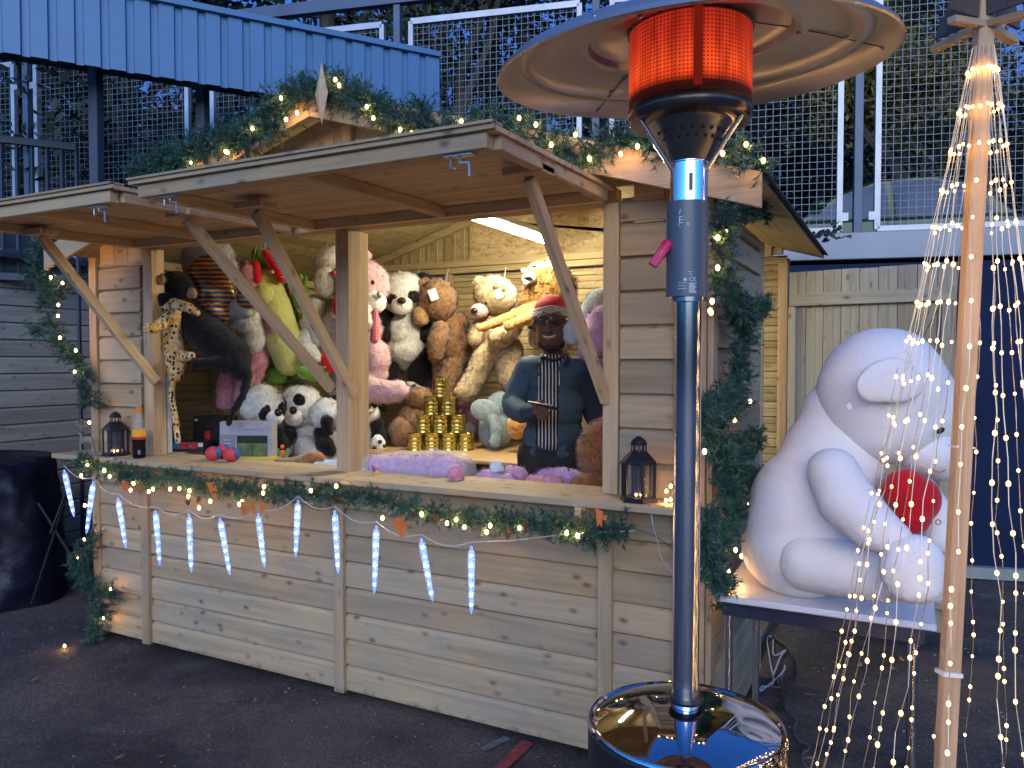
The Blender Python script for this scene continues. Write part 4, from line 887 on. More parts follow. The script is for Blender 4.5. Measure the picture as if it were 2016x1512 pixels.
# --- lion
f = 4.85; T = toy('plush_lion', 'golden plush lion with a shaggy mane hanging with its paws stretched over the cream bear', 1085, 690, f, GP)
soft('body', [E(1100,620,f,40,45), E(1090,660,f,40,40)], P_['gold'], T, fur=(16000,.02)); 
mn = soft('mane', [E(1084,568,f-.05,46,46), E(1088,612,f-.06,44,32), E(1062,592,f-.05,36,30)], P_['gold'], T, vox=.01, fur=(30000,.045), disp=(.012,28), curl=1.0)
hd_ = soft('head', [E(1062,538,f-.10,27,24), E(1085,540,f-.06,30,26)], P_['gold'], T, vox=.007, fur=(22000,.014))
mz = soft('muzzle', [E(1042,548,f-.15,15,12)], P_['white'], hd_, fur=(14000,.006)); hard('nose', [E(1031,533,f-.19,6,5)], P_['palepink'], mz); hard('mouth', [E(1040,548,f-.212,9,5,3,15)], EYE, mz); soft('chin', [E(1037,556,f-.20,7,6)], P_['white'], mz, fur=None)
hard('eye', [E(1052,524,f-.20,4,3)], EYE, hd_); soft('ear', [E(1093,525,f-.16,8,11,5,-25)], P_['icewhite'], hd_, fur=(9000,.006))
soft('arm', Lm([(1060,605,f-.12,17),(1010,622,f-.16,12),(965,640,f-.2,9),(945,646,f-.22,9)]), P_['gold'], T, fur=(16000,.012)); soft('arm', Lm([(1062,615,f-.18,15),(1030,630,f-.24,12),(1002,642,f-.28,11)]), P_['gold'], T, fur=(16000,.012))
soft('leg', Lm([(1125,620,f-.1,22),(1130,655,f-.1,17)]), P_['gold'], T); cord(T, 1075, 505, 530, f)
# --- white dog behind the seller
f = 4.95; T = toy('plush_dog', 'small white plush dog with black ears peeping out behind the seller\'s shoulder', 1052, 690, f, GP)
soft('body', [E(1055,630,f,20,24), E(1058,660,f,18,26)], P_['white'], T); hard('nose', [E(1046,645,f-.12,6,4)], EYE, T); soft('ear', [E(1048,628,f-.08,9,5,5)], P_['black'], T); cord(T, 1062, 525, 610, f)
# --- grey and lilac elephant at the right
f = 3.75; T = toy('plush_elephant', 'big pale blue and lilac plush elephant hanging at the right edge of the opening', 1185, 715, f, GP)
soft('head', [E(1195,618,f,52,52,36)], P_['icewhite'], T, disp=(.006,30)); soft('trunk', Lm([(1190,640,f-.10,40),(1180,670,f-.16,34),(1155,690,f-.20,20)]), P_['lilac'], T, disp=(.003,30)); soft('ear', [E(1132,650,f-.05,22,28,9,20)], P_['icewhite'], T); soft('body', [E(1215,700,f+.05,46,50)], P_['icewhite'], T)
hard('eye', [E(1160,668,f-.30,3,3)], EYE, T); cord(T, 1168, 515, 580, f)
# --- pale pink bear beside the post
f = 4.8; T = toy('plush_bear', 'large pale pink plush bear with white muzzle and tartan scarf right of the middle post', 745, 800, f, GP)
soft('body', [E(712,650,f,40,46), E(720,700,f,42,42)], P_['palepink'], T, vox=.009)
hd_ = soft('head', [E(712,560,f-.06,55,50,45)], P_['palepink'], T, disp=(.002,32)); soft('ear', [E(716,503,f-.05,15,14,9)], P_['palepink'], hd_)
mz = soft('muzzle', [E(735,595,f-.18,26,23)], P_['white'], hd_, fur=(14000,.006)); hard('nose', [E(747,580,f-.25,5,8,6,-20)], plain('grey_nose', (.25,.29,.32), .5), mz); hard('eye', [E(734,556,f-.222,4,4.5)], EYE, hd_)
pixline('seam', [(742,530,f-.14),(743,560,f-.20),(741,580,f-.2)], .001, plain('seam_thread', (.4,.2,.22), .8), hd_)
ht = soft('heart', [E(703,600,f-.26,16,32,10)], P_['red'], T, fur=None, disp=None); soft('arm', Lm([(718,610,f-.22,16),(722,635,f-.24,17)]), P_['white'], T)
def tartan():
    t = NT('red_tartan'); v = t.obj(); w = t.n('TexWave', Scale=30); w.bands_direction = 'Z'; w2 = t.n('TexWave', Scale=30); w2.bands_direction = 'X'; t.l(v, w.inputs[0]); t.l(v, w2.inputs[0])
    c = t.ramp(w.outputs['Fac'], [(.5, (.42,.015,.05)), (.9, (.65,.35,.40))]); c = t.mix(c, t.ramp(w2.outputs['Fac'], [(.5, (1,1,1)), (.9, (.35,.2,.3))]), .8, 'MULTIPLY'); t.l(c, t.p.inputs['Base Color']); return t.m
soft('scarf', Lm([(738,615,f-.25,7),(738,650,f-.25,9),(737,668,f-.25,9)]), tartan(), T, fur=None, disp=None)
soft('leg', [E(742,705,f-.10,26,36), E(738,735,f-.10,26,22)], P_['palepink'], T); l2 = soft('leg', Lm([(715,762,f-.22,26),(745,770,f-.28,25),(778,772,f-.32,22),(786,768,f-.32,20)]), P_['palepink'], T, disp=(.003,40)); 
pixline('embroidery', [(728,765,f-.40),(745,758,f-.42),(762,764,f-.43)], .0012, plain('rose_thread', (.45,.10,.15), .8), l2); cord(T, 718, 470, 492, f)
# --- white dog with hearts
f = 4.85; T = toy('plush_dog', 'white plush dog with red heart and polka dot ear left of the middle post', 640, 760, f, GP)
soft('body', [E(648,640,f,36,52), E(655,680,f,34,34)], P_['white'], T, vox=.009, disp=(.010,46)); hd_ = soft('head', [E(655,522,f-.05,34,36)], P_['white'], T, disp=(.005,34)); soft('ear', [E(641,555,f-.16,24,29,12)], P_['white'], hd_, disp=(.005,34))
def dots():
    t = NT('red_polka_dots'); k = t.n('TexVoronoi', Scale=75); k.inputs['Randomness'].default_value = 0; t.l(t.obj(), k.inputs['Vector']); t.l(t.ramp(k.outputs['Distance'], [(.33, (.8,.78,.75)), (.38, (.6,.02,.03))]), t.p.inputs['Base Color']); return t.m
soft('ear_lining', [E(666,544,f-.20,17,7,5,35)], dots(), hd_, fur=None, disp=None)
soft('muzzle', [E(672,570,f-.12,20,18)], P_['white'], hd_); soft('heart', [E(672,602,f-.22,18,26,9)], P_['red'], T, fur=None, disp=None)
soft('arm', Lm([(622,600,f-.10,20),(608,640,f-.14,19),(628,665,f-.20,17)]), P_['white'], T, disp=(.010,46)); l_ = soft('leg', Lm([(612,660,f-.16,22),(597,680,f-.22,20),(615,700,f-.26,17)]), P_['white'], T, disp=(.010,46))
soft('heart', [E(650,710,f-.22,20,26,9,-20), E(668,712,f-.20,14,20,9)], P_['red'], T, fur=None, disp=None); soft('leg', [E(668,790,f,26,28), E(668,755,f,18,24)], P_['grey'], T); cord(T, 640, 475, 500, f)
# --- crocodile
f = 4.75; T = toy('plush_crocodile', 'long green plush crocodile with a yellow belly and open red mouth hanging head up', 560, 760, f, GP)
soft('body', Lm([(525,560,f+.05,34),(545,620,f+.04,40),(560,690,f+.03,44),(566,725,f+.03,34)]), P_['green'], T, vox=.01)
soft('belly', Lm([(522,555,f-.06,30),(538,600,f-.09,34),(558,670,f-.12,37),(568,715,f-.10,27)]), P_['yellow'], T, vox=.009, fur=(9000,.006), disp=(.002,20))
hd_ = soft('head', Lm([(510,500,f-.02,14),(525,530,f-.03,25),(535,560,f-.03,30)]), P_['green'], T); soft('lower_jaw', Lm([(512,560,f-.12,16),(522,585,f-.14,24)]), P_['yellow'], hd_, fur=None, disp=None)
mo = soft('mouth', Lm([(524,500,f-.13,10),(540,520,f-.14,13),(556,548,f-.14,11)]), P_['red'], hd_, fur=None, disp=None); soft('tongue', Lm([(504,520,f-.16,8),(507,550,f-.18,9)]), P_['red'], hd_, fur=None, disp=None)
for (a, b) in ((535,497),(545,512),(554,527),(562,545),(538,535)):
    m = MB(); m.lathe([(.012,0),(.001,.03)], atf(a, b, f-.19), 8, (FW, UP, -RT)); m.build('tooth', P_['white'], hd_)
def claw(prims, pts, par):
    o = soft('foot', prims, P_['green'], par, fur=(9000,.006))
    for p in pts: soft('claw', Lm([(p[0], p[1], p[2], 6), (p[3], p[4], p[2]-.02, 3)]), P_['green'], o, fur=None, disp=None)
claw([E(590,575,f-.06,16,32,9)], [(582,555,f-.08,580,545), (592,552,f-.08,592,542), (600,556,f-.08,603,546)], T)
claw([E(610,735,f-.30,26,14,14,10)], [(628,728,f-.32,640,724), (632,737,f-.32,645,737), (628,745,f-.32,640,750)], T); claw([E(541,742,f-.08,24,18,16)], [], T); cord(T, 520, 462, 492, f)
# --- pink hanging plush
f = 4.65; T = toy('plush_hippo', 'shaggy pink plush animal with a white belly hanging below the striped foil ears', 500, 790, f, GP)
soft('body', [E(500,610,f,36,36), E(502,665,f,38,48)], P_['pink'], T, vox=.009, disp=(.005,36)); soft('belly', [E(500,655,f-.09,25,46,24)], P_['white'], T)
hd_ = soft('head', [E(490,550,f-.03,28,34)], P_['pink'], T, disp=(.005,36)); soft('ear', [E(484,522,f-.05,11,9,6)], P_['pink'], hd_)
soft('arm', Lm([(525,615,f-.06,18),(538,640,f-.08,19),(542,655,f-.08,14)]), P_['pink'], T); soft('leg', Lm([(505,705,f-.05,27),(490,745,f-.07,25),(482,785,f-.08,22)]), P_['pink'], T, disp=(.005,36)); soft('leg', Lm([(470,710,f,24),(452,755,f,24),(448,790,f,22)]), P_['pink'], T); cord(T, 498, 480, 520, f)
# --- grey plush with rainbow ears
f = 4.35; T = toy('plush_elephant', 'grey plush elephant with huge rainbow striped shiny ears hanging near the left post', 430, 640, f, GP)
hd_ = soft('head', [E(410,502,f+.02,50,36), E(415,530,f+.04,52,42)], P_['grey'], T, vox=.009)
er_ = soft('ear', [E(412,545,f-.07,46,44,16), E(420,580,f-.08,42,46,15), E(430,615,f-.09,26,30,12)], FOIL, hd_, fur=None, disp=(.004,12), vox=.009); soft('ear', [E(486,588,f-.10,20,24,9)], FOIL, hd_, fur=None, disp=(.004,14))
soft('trunk', Lm([(445,620,f-.02,22),(470,605,f-.06,20),(485,612,f-.08,14)]), P_['grey'], hd_); soft('body', [E(462,628,f,34,20), E(478,640,f+.02,22,16)], P_['grey'], T, vox=.008); cord(T, 416, 455, 470, f)
# --- black panther
f = 4.2; T = toy('plush_panther', 'sleek black plush panther draped across, its long tail hanging down', 440, 740, f, GP)
soft('body', Lm([(352,590,f+.1,34),(380,635,f+.05,36),(420,670,f,40),(455,700,f-.02,38),(468,722,f-.03,26)]), P_['black'], T, fur=(14000,.008), vox=.009)
hd_ = soft('head', [E(345,570,f+.02,38,36)], P_['black'], T, fur=(14000,.008)); soft('muzzle', [E(325,590,f-.08,18,15)], P_['black'], hd_, fur=None)
for (a, b) in ((378,577),(316,550)): e_ = soft('ear', [E(a,b,f-.08,13,13,7)], P_['black'], hd_, fur=None); soft('ear_lining', [E(a,b,f-.105,10,10,5)], P_['tan'], e_, fur=(9000,.004))
soft('leg', Lm([(450,712,f-.08,18),(415,716,f-.12,13),(392,716,f-.14,11),(383,720,f-.15,9)]), P_['black'], T, fur=(9000,.006))
soft('tail', Lm([(474,705,f-.03,14),(487,740,f-.05,10),(478,780,f-.08,7.5),(460,808,f-.1,6.5),(451,832,f-.1,6)]), P_['black'], T, fur=(14000,.008))
# --- leopard on the stud
f = 4.15; T = toy('plush_leopard', 'spotted plush leopard clinging round the left post with its tail hanging down', 345, 870, f, GP)
kw = dict(fur=(12000,.006), disp=(.002,30))
soft('body', Lm([(342,610,f,15),(338,660,f,19),(346,705,f,22),(345,738,f,15)]), LEO, T, **kw); soft('arm', Lm([(318,606,f,12),(345,598,f-.05,12),(372,606,f-.08,10),(388,616,f-.08,7)]), LEO, T, **kw)
pw = soft('arm', Lm([(335,622,f-.05,13),(318,638,f-.12,12),(300,646,f-.2,11),(292,646,f-.22,10)]), LEO, T, **kw)
for d_ in (-6, 0, 6): soft('toe', [E(288,646+d_,f-.25,6,4,5)], P_['cream'], pw, fur=None, disp=None)
soft('leg', Lm([(352,700,f-.03,12),(370,702,f-.08,10),(378,700,f-.1,8)]), LEO, T, **kw); soft('tail', Lm([(340,745,f-.02,7),(338,780,f-.03,6),(345,820,f-.04,6),(350,868,f-.05,6)]), LEO, T, **kw)
# --- pandas sitting at the back left
def panda(lab, f, head, body, mz_, eyes, ears, arms, legs=()):
    T = toy('plush_panda', lab, body[0], body[1]+body[3], f, GS)
    soft('body', [E(*body[:2], f, *body[2:4])], P_['white'], T); hd_ = soft('head', [E(*head[:2], f-.06, *head[2:4])], P_['white'], T)
    for e in ears: soft('ear', [E(e[0], e[1], f-.06+e[4], e[2], e[3], 7)], P_['black'], hd_)
    dz = (head[2]+head[3])/2*.85*f/FPX
    for e in eyes: p_ = soft('eye_patch', [E(e[0], e[1], f-.06-dz*e[5], e[2], e[3], 6, e[4])], P_['black'], hd_, fur=(9000,.006)); hard('eye', [E(e[0]+3, e[1]-3, f-.075-dz*e[5]-.008, 3, 3)], EYE, p_, 2)
    if mz_:
        m_ = soft('muzzle', [E(mz_[0], mz_[1], f-.05-dz, mz_[2], mz_[3], 12)], P_['white'], hd_, fur=(14000,.006)); hard('nose', [E(mz_[4], mz_[5], f-.055-dz-.045, 8, 8, 6)], EYE, m_)
        k = mz_; pixline('mouth', [(k[0]-10, k[1]+4, f-.06-dz-.028), (k[0]-3, k[1]+9, f-.06-dz-.035), (k[0]+2, k[1]+6, f-.06-dz-.04), (k[0]+7, k[1]+8, f-.06-dz-.032), (k[0]+12, k[1]+2, f-.06-dz-.02)], .0011, EYE, m_)
    for a in arms: soft(a[0], Lm(a[2]), P_[a[1]], T)
    return T
f = 4.55
panda('seated plush panda at the left of the row, looking right', f, (515,798,42,42), (542,870,36,44), (541,822,17,14,548,812), [(521,812,11,16,25,.85), (556,806,8,14,0,.8)], [(487,776,12,18,-.03)], [('arm','black',[(545,850,f-.10,14),(556,875,f-.14,13)])])
f = 4.7
TP = panda('smiling plush panda in the middle of the row with one arm raised', f, (592,800,43,42), (603,870,44,52), (578,822,21,18,577,808), [(589,787,13,12,35,.95), (557,798,9,16,-10,.85)], [(592,764,18,12,.0)], [('arm','white',[(612,800,f-.05,16),(609,778,f-.05,15)]), ('arm','black',[(555,870,f-.18,20),(562,855,f-.17,20)]), ('leg','white',[(600,880,f-.12,22),(625,900,f-.2,20)])])
f = 4.6
panda('plush panda with its back half turned, next to the middle post', f, (643,815,32,32), (655,870,30,36), None, [], [(655,786,16,8,.02)], [('ear','black',[(643,830,f-.18,12),(645,846,f-.18,11)]), ('arm','black',[(628,850,f-.14,10),(640,875,f-.18,17),(648,885,f-.18,14)])])
f = 4.95
TP = panda('small plush panda showing its spotted foot pads, right of the middle post', f, (722,812,26,22), (728,860,22,40), (722,806,14,9,722,800), [(738,795,9,7,0,.9)], [(755,800,11,9,0)], [('arm','black',[(742,835,f-.06,13),(748,862,f-.08,14)])])
lg = soft('foot', [E(744,874,f-.14,15,18,10)], P_['white'], TP, fur=(9000,.006))
for (a, b, r) in ((737,882,4.5),(748,870,4.5),(757,878,4),(745,890,4)): hard('paw_pad', [E(a,b,f-.185,r,r,3)], EYE, lg, 2)
# --- others sitting
f = 5.0; T = toy('plush_bear', 'brown plush bear slumped on the back table left of the gold tins', 810, 880, f, GS); soft('body', [E(818,830,f,34,44)], P_['brown'], T); soft('head', [E(826,785,f-.04,26,24)], P_['brown'], T); soft('leg', [E(795,850,f-.05,30,32)], P_['brown'], T, disp=(.005,38)); soft('ear', [E(838,775,f-.05,9,9)], P_['brown'], T)
f = 5.3; T = toy('plush_rabbit', 'pink and white plush toy sitting in the shadow behind the gold tins', 925, 890, f, GS); soft('body', [E(920,828,f,22,38)], P_['pink'], T); soft('head', [E(915,790,f-.02,18,18)], P_['pink'], T); soft('belly', [E(922,850,f-.1,12,20)], P_['white'], T); soft('foot', [E(945,887,f-.2,22,10)], P_['pink'], T)
f = 4.85; T = toy('plush_elephant', 'grey teal plush elephant with a floppy ear sitting on the back table beside the seller', 980, 880, f, GS); soft('body', [E(975,848,f,34,38), E(985,800,f+.02,28,30)], P_['teal'], T, vox=.008, fur=(14000,.008)); soft('ear', [E(955,808,f-.13,30,22,9,15)], P_['teal'], T, fur=(9000,.005)); soft('trunk', Lm([(970,825,f-.13,14),(978,850,f-.18,12),(975,870,f-.2,12)]), P_['teal'], T)
f = 4.6; T = toy('plush_bear', 'small golden plush bear tucked between the teal elephant and the seller', 1018, 880, f, GS); soft('body', [E(1018,838,f,20,26)], P_['gold'], T, fur=(14000,.018)); soft('head', [E(1020,812,f,16,14)], P_['gold'], T, fur=(14000,.016))
f = 3.25; T = toy('plush_bear', 'chestnut brown plush bear leaning in the right corner behind the counter', 1175, 965, f, 'plush toys lying behind the counter'); soft('body', [E(1182,890,f,46,62)], P_['chestnut'], T, disp=(.006,34)); soft('leg', Lm([(1185,948,f-.05,24),(1150,950,f-.08,18),(1135,952,f-.08,14)]), P_['chestnut'], T); soft('head', [E(1195,845,f+.03,30,26)], P_['chestnut'], T)
# --- lilac toys lying
GL = 'plush toys lying behind the counter'
f = 3.45; T = toy('plush_unicorn', 'fluffy lilac plush unicorn lying flat behind the counter in front of the seller', 1040, 975, f, GL)
soft('body', Lm([(1075,945,f,24),(1110,945,f-.05,26),(1145,948,f-.1,20)]), P_['lilac'], T, fur=(20000,.02)); hd_ = soft('head', [E(1010,940,f,30,24)], P_['lilac'], T, fur=(20000,.02)); soft('ear', [E(978,925,f-.08,14,18,7,-15)], P_['icewhite'], hd_); soft('leg', Lm([(955,945,f-.05,22),(1000,950,f-.12,18)]), P_['lilac'], T); soft('leg', Lm([(1050,955,f-.1,20),(1095,955,f-.15,17)]), P_['pink'], T, fur=(20000,.02))
f = 3.5; T = toy('plush_unicorn', 'lilac plush unicorn still wrapped in clear plastic, lying right of the middle post', 850, 960, f, GL)
soft('body', Lm([(745,915,f+.05,20),(800,922,f,26),(860,925,f-.05,32)]), P_['lilac'], T); hd_ = soft('head', [E(878,925,f-.1,36,30)], P_['lilac'], T); soft('ear', [E(898,935,f-.26,16,18,8)], P_['pink'], hd_, fur=(20000,.012))
hn = MB(); hn.tube([atf(738,927,f-.1), atf(732,916,f-.12)], [.012,.003], 8); hn.build('horn', plain('rainbow_horn_violet', (.35,.08,.45), .4), hd_); hn = MB(); hn.tube([atf(743,934,f-.1), atf(738,927,f-.1)], [.014,.011], 8); hn.build('horn_band', plain('rainbow_horn_yellow', (.7,.45,.05), .4), hd_)
wv, wn, wf = blobmesh(Lm([(735,918,f,26),(800,920,f-.02,34),(865,925,f-.08,42),(900,928,f-.1,40)]), .012, 4)
wv = wv+wn*np.array([[.009*noise.noise(Vector((q[0]*12+q[2]*18, q[1]*30, q[2]*34)))+.005*abs(noise.noise(Vector((q[0]*40, q[1]*40, q[2]*60))))] for q in wv]); mw = MB(); mw.add(wv, wf); tag(mw.build('plastic_wrapping', WRAP, loc=atf(850,960,f), smooth=2), 'crinkled clear plastic bag around the lilac unicorn', 'plastic wrapping')
f = 3.75; T = toy('plush_unicorn', 'white plastic wrapped plush bundle lying left of the middle post', 650, 925, f, GL); soft('body', Lm([(625,922,f,12),(665,918,f,16),(700,918,f,18)]), P_['icewhite'], T)
f = 3.85; T = toy('plush_bear', 'flat brown plush toy lying on the counter edge left of the middle post', 600, 915, f, GL); soft('body', Lm([(545,912,f,9),(580,910,f,11),(612,905,f,15)]), P_['brown'], T, fur=(14000,.008)); soft('head', [E(618,901,f-.02,20,12)], P_['chestnut'], T, fur=(14000,.008))
# ================================================================== POLAR BEAR on the white table
fb = 2.60
tx0, tx1, ty0, ty1, tz = 3.44, 4.10, -.16, .52, .755
wt = thing('folding_table', 'white topped folding table with steel legs beside the stall, carrying the giant white bear', 'table', (3.77,.18,0))
def tilted(x, y): return tz + (x-3.44)*-.02
MB().b2(tx0,tx1,ty0,ty1,tz-.022,tz).build('table_top', TBL, wt, bevel=.004)
m = MB(); m.b2(tx0+.02,tx1-.03,ty0+.03,ty0+.05,tz-.075,tz-.023); m.build('apron', plain('dark_blue_apron', (.07,.08,.12), .25, .6), wt); MB().b2(tx0+.02,tx1-.03,ty1-.05,ty1-.03,tz-.075,tz-.023).build('apron', BLUEM, wt)
for x in (tx0+.035, tx1-.06):
    for y in (ty0+.06, ty1-.06): MB().tube([(x,y,tz-.023),(x,y,.0)], .014, 12).build('leg', CHROME, wt, smooth=True)
T = thing('plush_polar_bear', 'giant white plush bear sitting in profile on the white table, hugging a red heart', 'plush toy', (3.8,.15,tz))
kw = dict(fur=(90000,.0055), disp=(.0028,11), curl=.3)
W = P_['snow']
soft('body', [E(1600,1010,fb+.05,125,140,120), E(1575,1080,fb+.05,115,95,120), E(1640,900,fb+.05,100,100,95), E(1665,820,fb+.05,85,80,80)], W, T, vox=.014, smooth=14, **kw)
hd_ = soft('head', [E(1735,770,fb-.02,122,128,112,20), E(1745,830,fb-.02,112,85,100), E(1810,800,fb-.03,75,100,80,-10), E(1700,810,fb,85,85,90)], W, T, vox=.014, smooth=16, **kw)
mz = soft('muzzle', [E(1826,890,fb-.08,62,50,54,14), E(1850,912,fb-.08,38,36,42)], W, hd_, vox=.011, smooth=8, **kw); hard('nose', [E(1886,915,fb-.08,12,17,15)], plain('dark_red_nose', (.30,.01,.03), .3), mz); pixline('mouth', [(1835,925,fb-.225),(1850,930,fb-.225),(1862,925,fb-.20)], .0015, plain('mouth_thread', (.4,.1,.1), .7), mz)
soft('ear', [E(1745,748,fb-.235,64,44,14,-22), E(1772,762,fb-.24,50,34,14,-10)], W, hd_, vox=.008, smooth=6, **kw)
hard('eye', [E(1852,848,fb-.19,9,5,4,-35)], EYE, hd_); swing_tag(T, 1672, 800, fb-.24, 6, 30, 'paper_tag')
soft('arm', Lm([(1640,930,fb-.18,52),(1665,985,fb-.24,58),(1715,1035,fb-.32,50),(1760,1060,fb-.36,38)]), W, T, vox=.012, smooth=10, **kw); soft('arm', Lm([(1800,960,fb+.10,40),(1845,1015,fb+.02,36),(1850,1060,fb-.02,34)]), W, T, vox=.012, **kw)
soft('leg', Lm([(1590,1105,fb-.10,62),(1660,1120,fb-.18,58),(1740,1135,fb-.26,54),(1780,1130,fb-.30,52)]), W, T, vox=.013, smooth=10, **kw)
soft('foot', [E(1797,1118,fb-.40,66,70,42,5), E(1802,1150,fb-.40,58,40,44)], W, T, vox=.012, smooth=8, **kw); soft('foot', [E(1828,1130,fb+.05,48,60,60)], W, T, **kw)
h_ = soft('heart', [E(1782,965,fb-.16,46,44,34,-10), E(1814,985,fb-.16,38,46,32,10), E(1797,1015,fb-.17,38,42,28)], P_['red'], T, vox=.009, smooth=6, fur=(14000,.004), disp=(.002,20)); h_['label'] = 'red heart cushion'
ring = MB(); ring.tube([atf(1847+5*math.cos(a*.7), 1028+5*math.sin(a*.7), fb-.115) for a in range(10)], .0016, 5); ring.build('ring_badge', P_['red'], T)
# red strip of ribbon behind the foot
# ================================================================== COUNTER ITEMS
CZ = 1.045
def lantern(px, py, y, h, lab, six=True):
    b = aty(px, py, y); x0, y0, z0 = b.x, b.y, CZ; s = h
    T = thing('lantern', lab, 'lantern', (x0, y0, z0), 'black candle lanterns on the counter'); r = .27*s; n_ = 6; c = Vector((x0, y0, z0))
    def hx(prof, name, mat, par, n=6, rot=0):
        m = MB(); ax = (Vector((math.cos(rot), math.sin(rot), 0)), Vector((-math.sin(rot), math.cos(rot), 0)), UP); m.lathe(prof, c, n, ax); return m.build(name, mat, par, bevel=.001)
    hx([(0,0),(r*1.12,0),(r*1.12,.02*s),(r,.055*s),(r*.95,.07*s),(0,.07*s)], 'base', BLKM, T)
    hx([(r*.80,.58*s),(r*1.02,.58*s),(r*1.02,.61*s),(r*.98,.63*s),(r*.5,.76*s),(r*.42,.77*s),(0,.77*s)], 'roof', BLKM, T)
    m = MB()
    for k in range(10):
        a = 2*math.pi*k/10; u = Vector((math.cos(a), math.sin(a), 0)); m.beam(c+u*r*.44+UP*.76*s, c+u*r*.40+UP*.86*s, .006, .003, up=u)
    m.lathe([(r*.46,.86*s),(r*.48,.88*s),(r*.36,.94*s),(r*.12,.99*s),(0,1.0*s)], c, 20); m.build('vent_crown', BLKM, T)
    for k in range(6):
        a = math.pi/3*k; u = Vector((math.cos(a), math.sin(a), 0)); m = MB(); m.beam(c+u*r*.93+UP*.065*s, c+u*r*.93+UP*.585*s, .009, .009, up=u); m.build('corner_bar', BLKM, T)
    g_ = MB(); g_.lathe([(r*.86,.07*s),(r*.86,.58*s)], c, 6); g_.build('glass_pane', GLASS, T)
    k_ = MB(); k_.lathe([(0,.07*s),(r*.42,.07*s),(r*.42,.56*s),(0,.56*s)], c, 24); cd_ = k_.build('punched_candle_sleeve', BLKM, T, smooth=True)
    dm = MB()
    for k in range(10):
        for q in (-1, 0, 1): 
            a = math.atan2(CAM.y-y0, CAM.x-x0)+q*.55; u = Vector((math.cos(a), math.sin(a), 0)); dm.ell(c+u*(r*.425)+UP*(.14+.036*k)*s, (.0013,.0013,.0016), sub=1)
    dm.build('punched_holes', plain('pale_hole', (.25,.25,.27), .5), cd_)
    a = math.atan2(CAM.y-y0, CAM.x-x0)
    for q in (-.25, .25): u = Vector((math.cos(a+q), math.sin(a+q), 0)); bulb(T, c+u*r*.55+UP*.115*s, .0035)
    return T
lantern(228, 893, -.10, .235, 'black hexagonal candle lantern at the left end of the counter beside the cola bottle')
lantern(1257, 990, -.115, .235, 'black hexagonal candle lantern at the right end of the counter near the heater pole')
# cola bottle
b = aty(274, 899, -.12); c = Vector((b.x, b.y, CZ)); T = thing('cola_bottle', 'half full plastic bottle of dark cola with an orange and red label', 'bottle', c)
m = MB(); m.lathe([(.0335,.098),(.034,.10),(.034,.155),(.030,.18),(.020,.21),(.013,.235),(.013,.25),(.0,.25)], c, 28); m.build('bottle_body', glassy('clear_pet', (.6,.66,.66), .08, .13), T, smooth=True)
m = MB(); m.lathe([(.0,.001),(.026,.0),(.032,.010),(.033,.04),(.031,.07),(.0338,.098),(.0,.098)], c, 28); m.build('cola', plain('dark_cola', (.014,.004,.003), .35, spec=.2), T, smooth=True)
m = MB(); m.lathe([(.0348,.10),(.0352,.112)], c, 28); m.build('label_band', plain('red_label', (.55,.02,.02), .4), T, smooth=2); m = MB(); m.lathe([(.0352,.112),(.0350,.150)], c, 28); m.build('label_band', plain('orange_label', (.80,.38,.03), .4), T, smooth=2)
m = MB(); m.lathe([(.015,.236),(.0155,.240),(.0155,.262),(.013,.265),(0,.265)], c, 24); m.build('bottle_cap', plain('orange_cap', (.75,.22,.02), .4), T, smooth=True)
m = MB(); a = math.atan2(CAM.y-c.y, CAM.x-c.x); u = Vector((math.cos(a), math.sin(a), 0)); m.beam(c+u*.0335+UP*.022, c+u*.0335+UP*.045, .013, .0015, up=u); m.build('printed_panel', plain('pale_blue_print', (.08,.20,.40), .5), T)
# flat wooden reindeer
b = aty(172, 892, -.12); c = Vector((b.x, b.y, CZ)); T = thing('wooden_reindeer', 'small cut out wooden reindeer standing at the left tip of the counter', 'ornament', c)
RW = plain('grey_cut_wood', (.20,.17,.14), .7, var=.3); m = MB(); k = .0031
m.prism([(x*k, y*k) for x, y in ((-12,0),(-10,0),(-9,16),(-3,20),(6,20),(9,12),(14,0),(16,1),(12,16),(11,26),(6,30),(-6,29),(-8,36),(-14,38),(-15,35),(-11,32),(-12,22))], c, RT, UP, .008); m.build('body', RW, T)
m = MB()
for sg in (-1, 1):
    for (p, q) in (((-9,38),(-9+sg*7,58)), ((-9+sg*4,48),(-9+sg*10,50)), ((-9+sg*6,54),(-9+sg*12,58)), ((-9+sg*2,43),(-9-sg*1,60))): m.beam(c+RT*p[0]*k+UP*p[1]*k, c+RT*q[0]*k+UP*q[1]*k, .005, .006)
m.build('antlers', RW, T); m = MB(); [m.beam(c+RT*x*k, c+RT*x*k+UP*20*k, .005, .006) for x in (-5, 4)]; m.build('leg', RW, T)
# juggling balls
def ballmat():
    t = NT('red_blue_ball'); v = t.obj(); g_ = t.n('TexNoise', Scale=14, Detail=0); t.l(v, g_.inputs['Vector']); t.l(t.ramp(g_.outputs['Fac'], [(.495, (.03,.07,.28)), (.505, (.60,.05,.06))]), t.p.inputs['Base Color']); t.p.inputs['Roughness'].default_value = .6; return t.m
BM_ = ballmat()
for (a, b_, y, lab) in ((420,888,-.02,'red and blue soft ball on the counter, left of the three'), (440,880,.07,'red and blue soft ball on the counter, behind the other two'), (456,890,-.01,'red and blue soft ball on the counter, right of the three')):
    q = aty(a, b_, y); c = Vector((q.x, q.y, CZ+.036)); m = MB(); m.ell(c, (.042,.040,.037), sub=3); tag(m.build('soft_ball', BM_, loc=c, smooth=2), lab, 'ball', 'juggling balls on the counter')
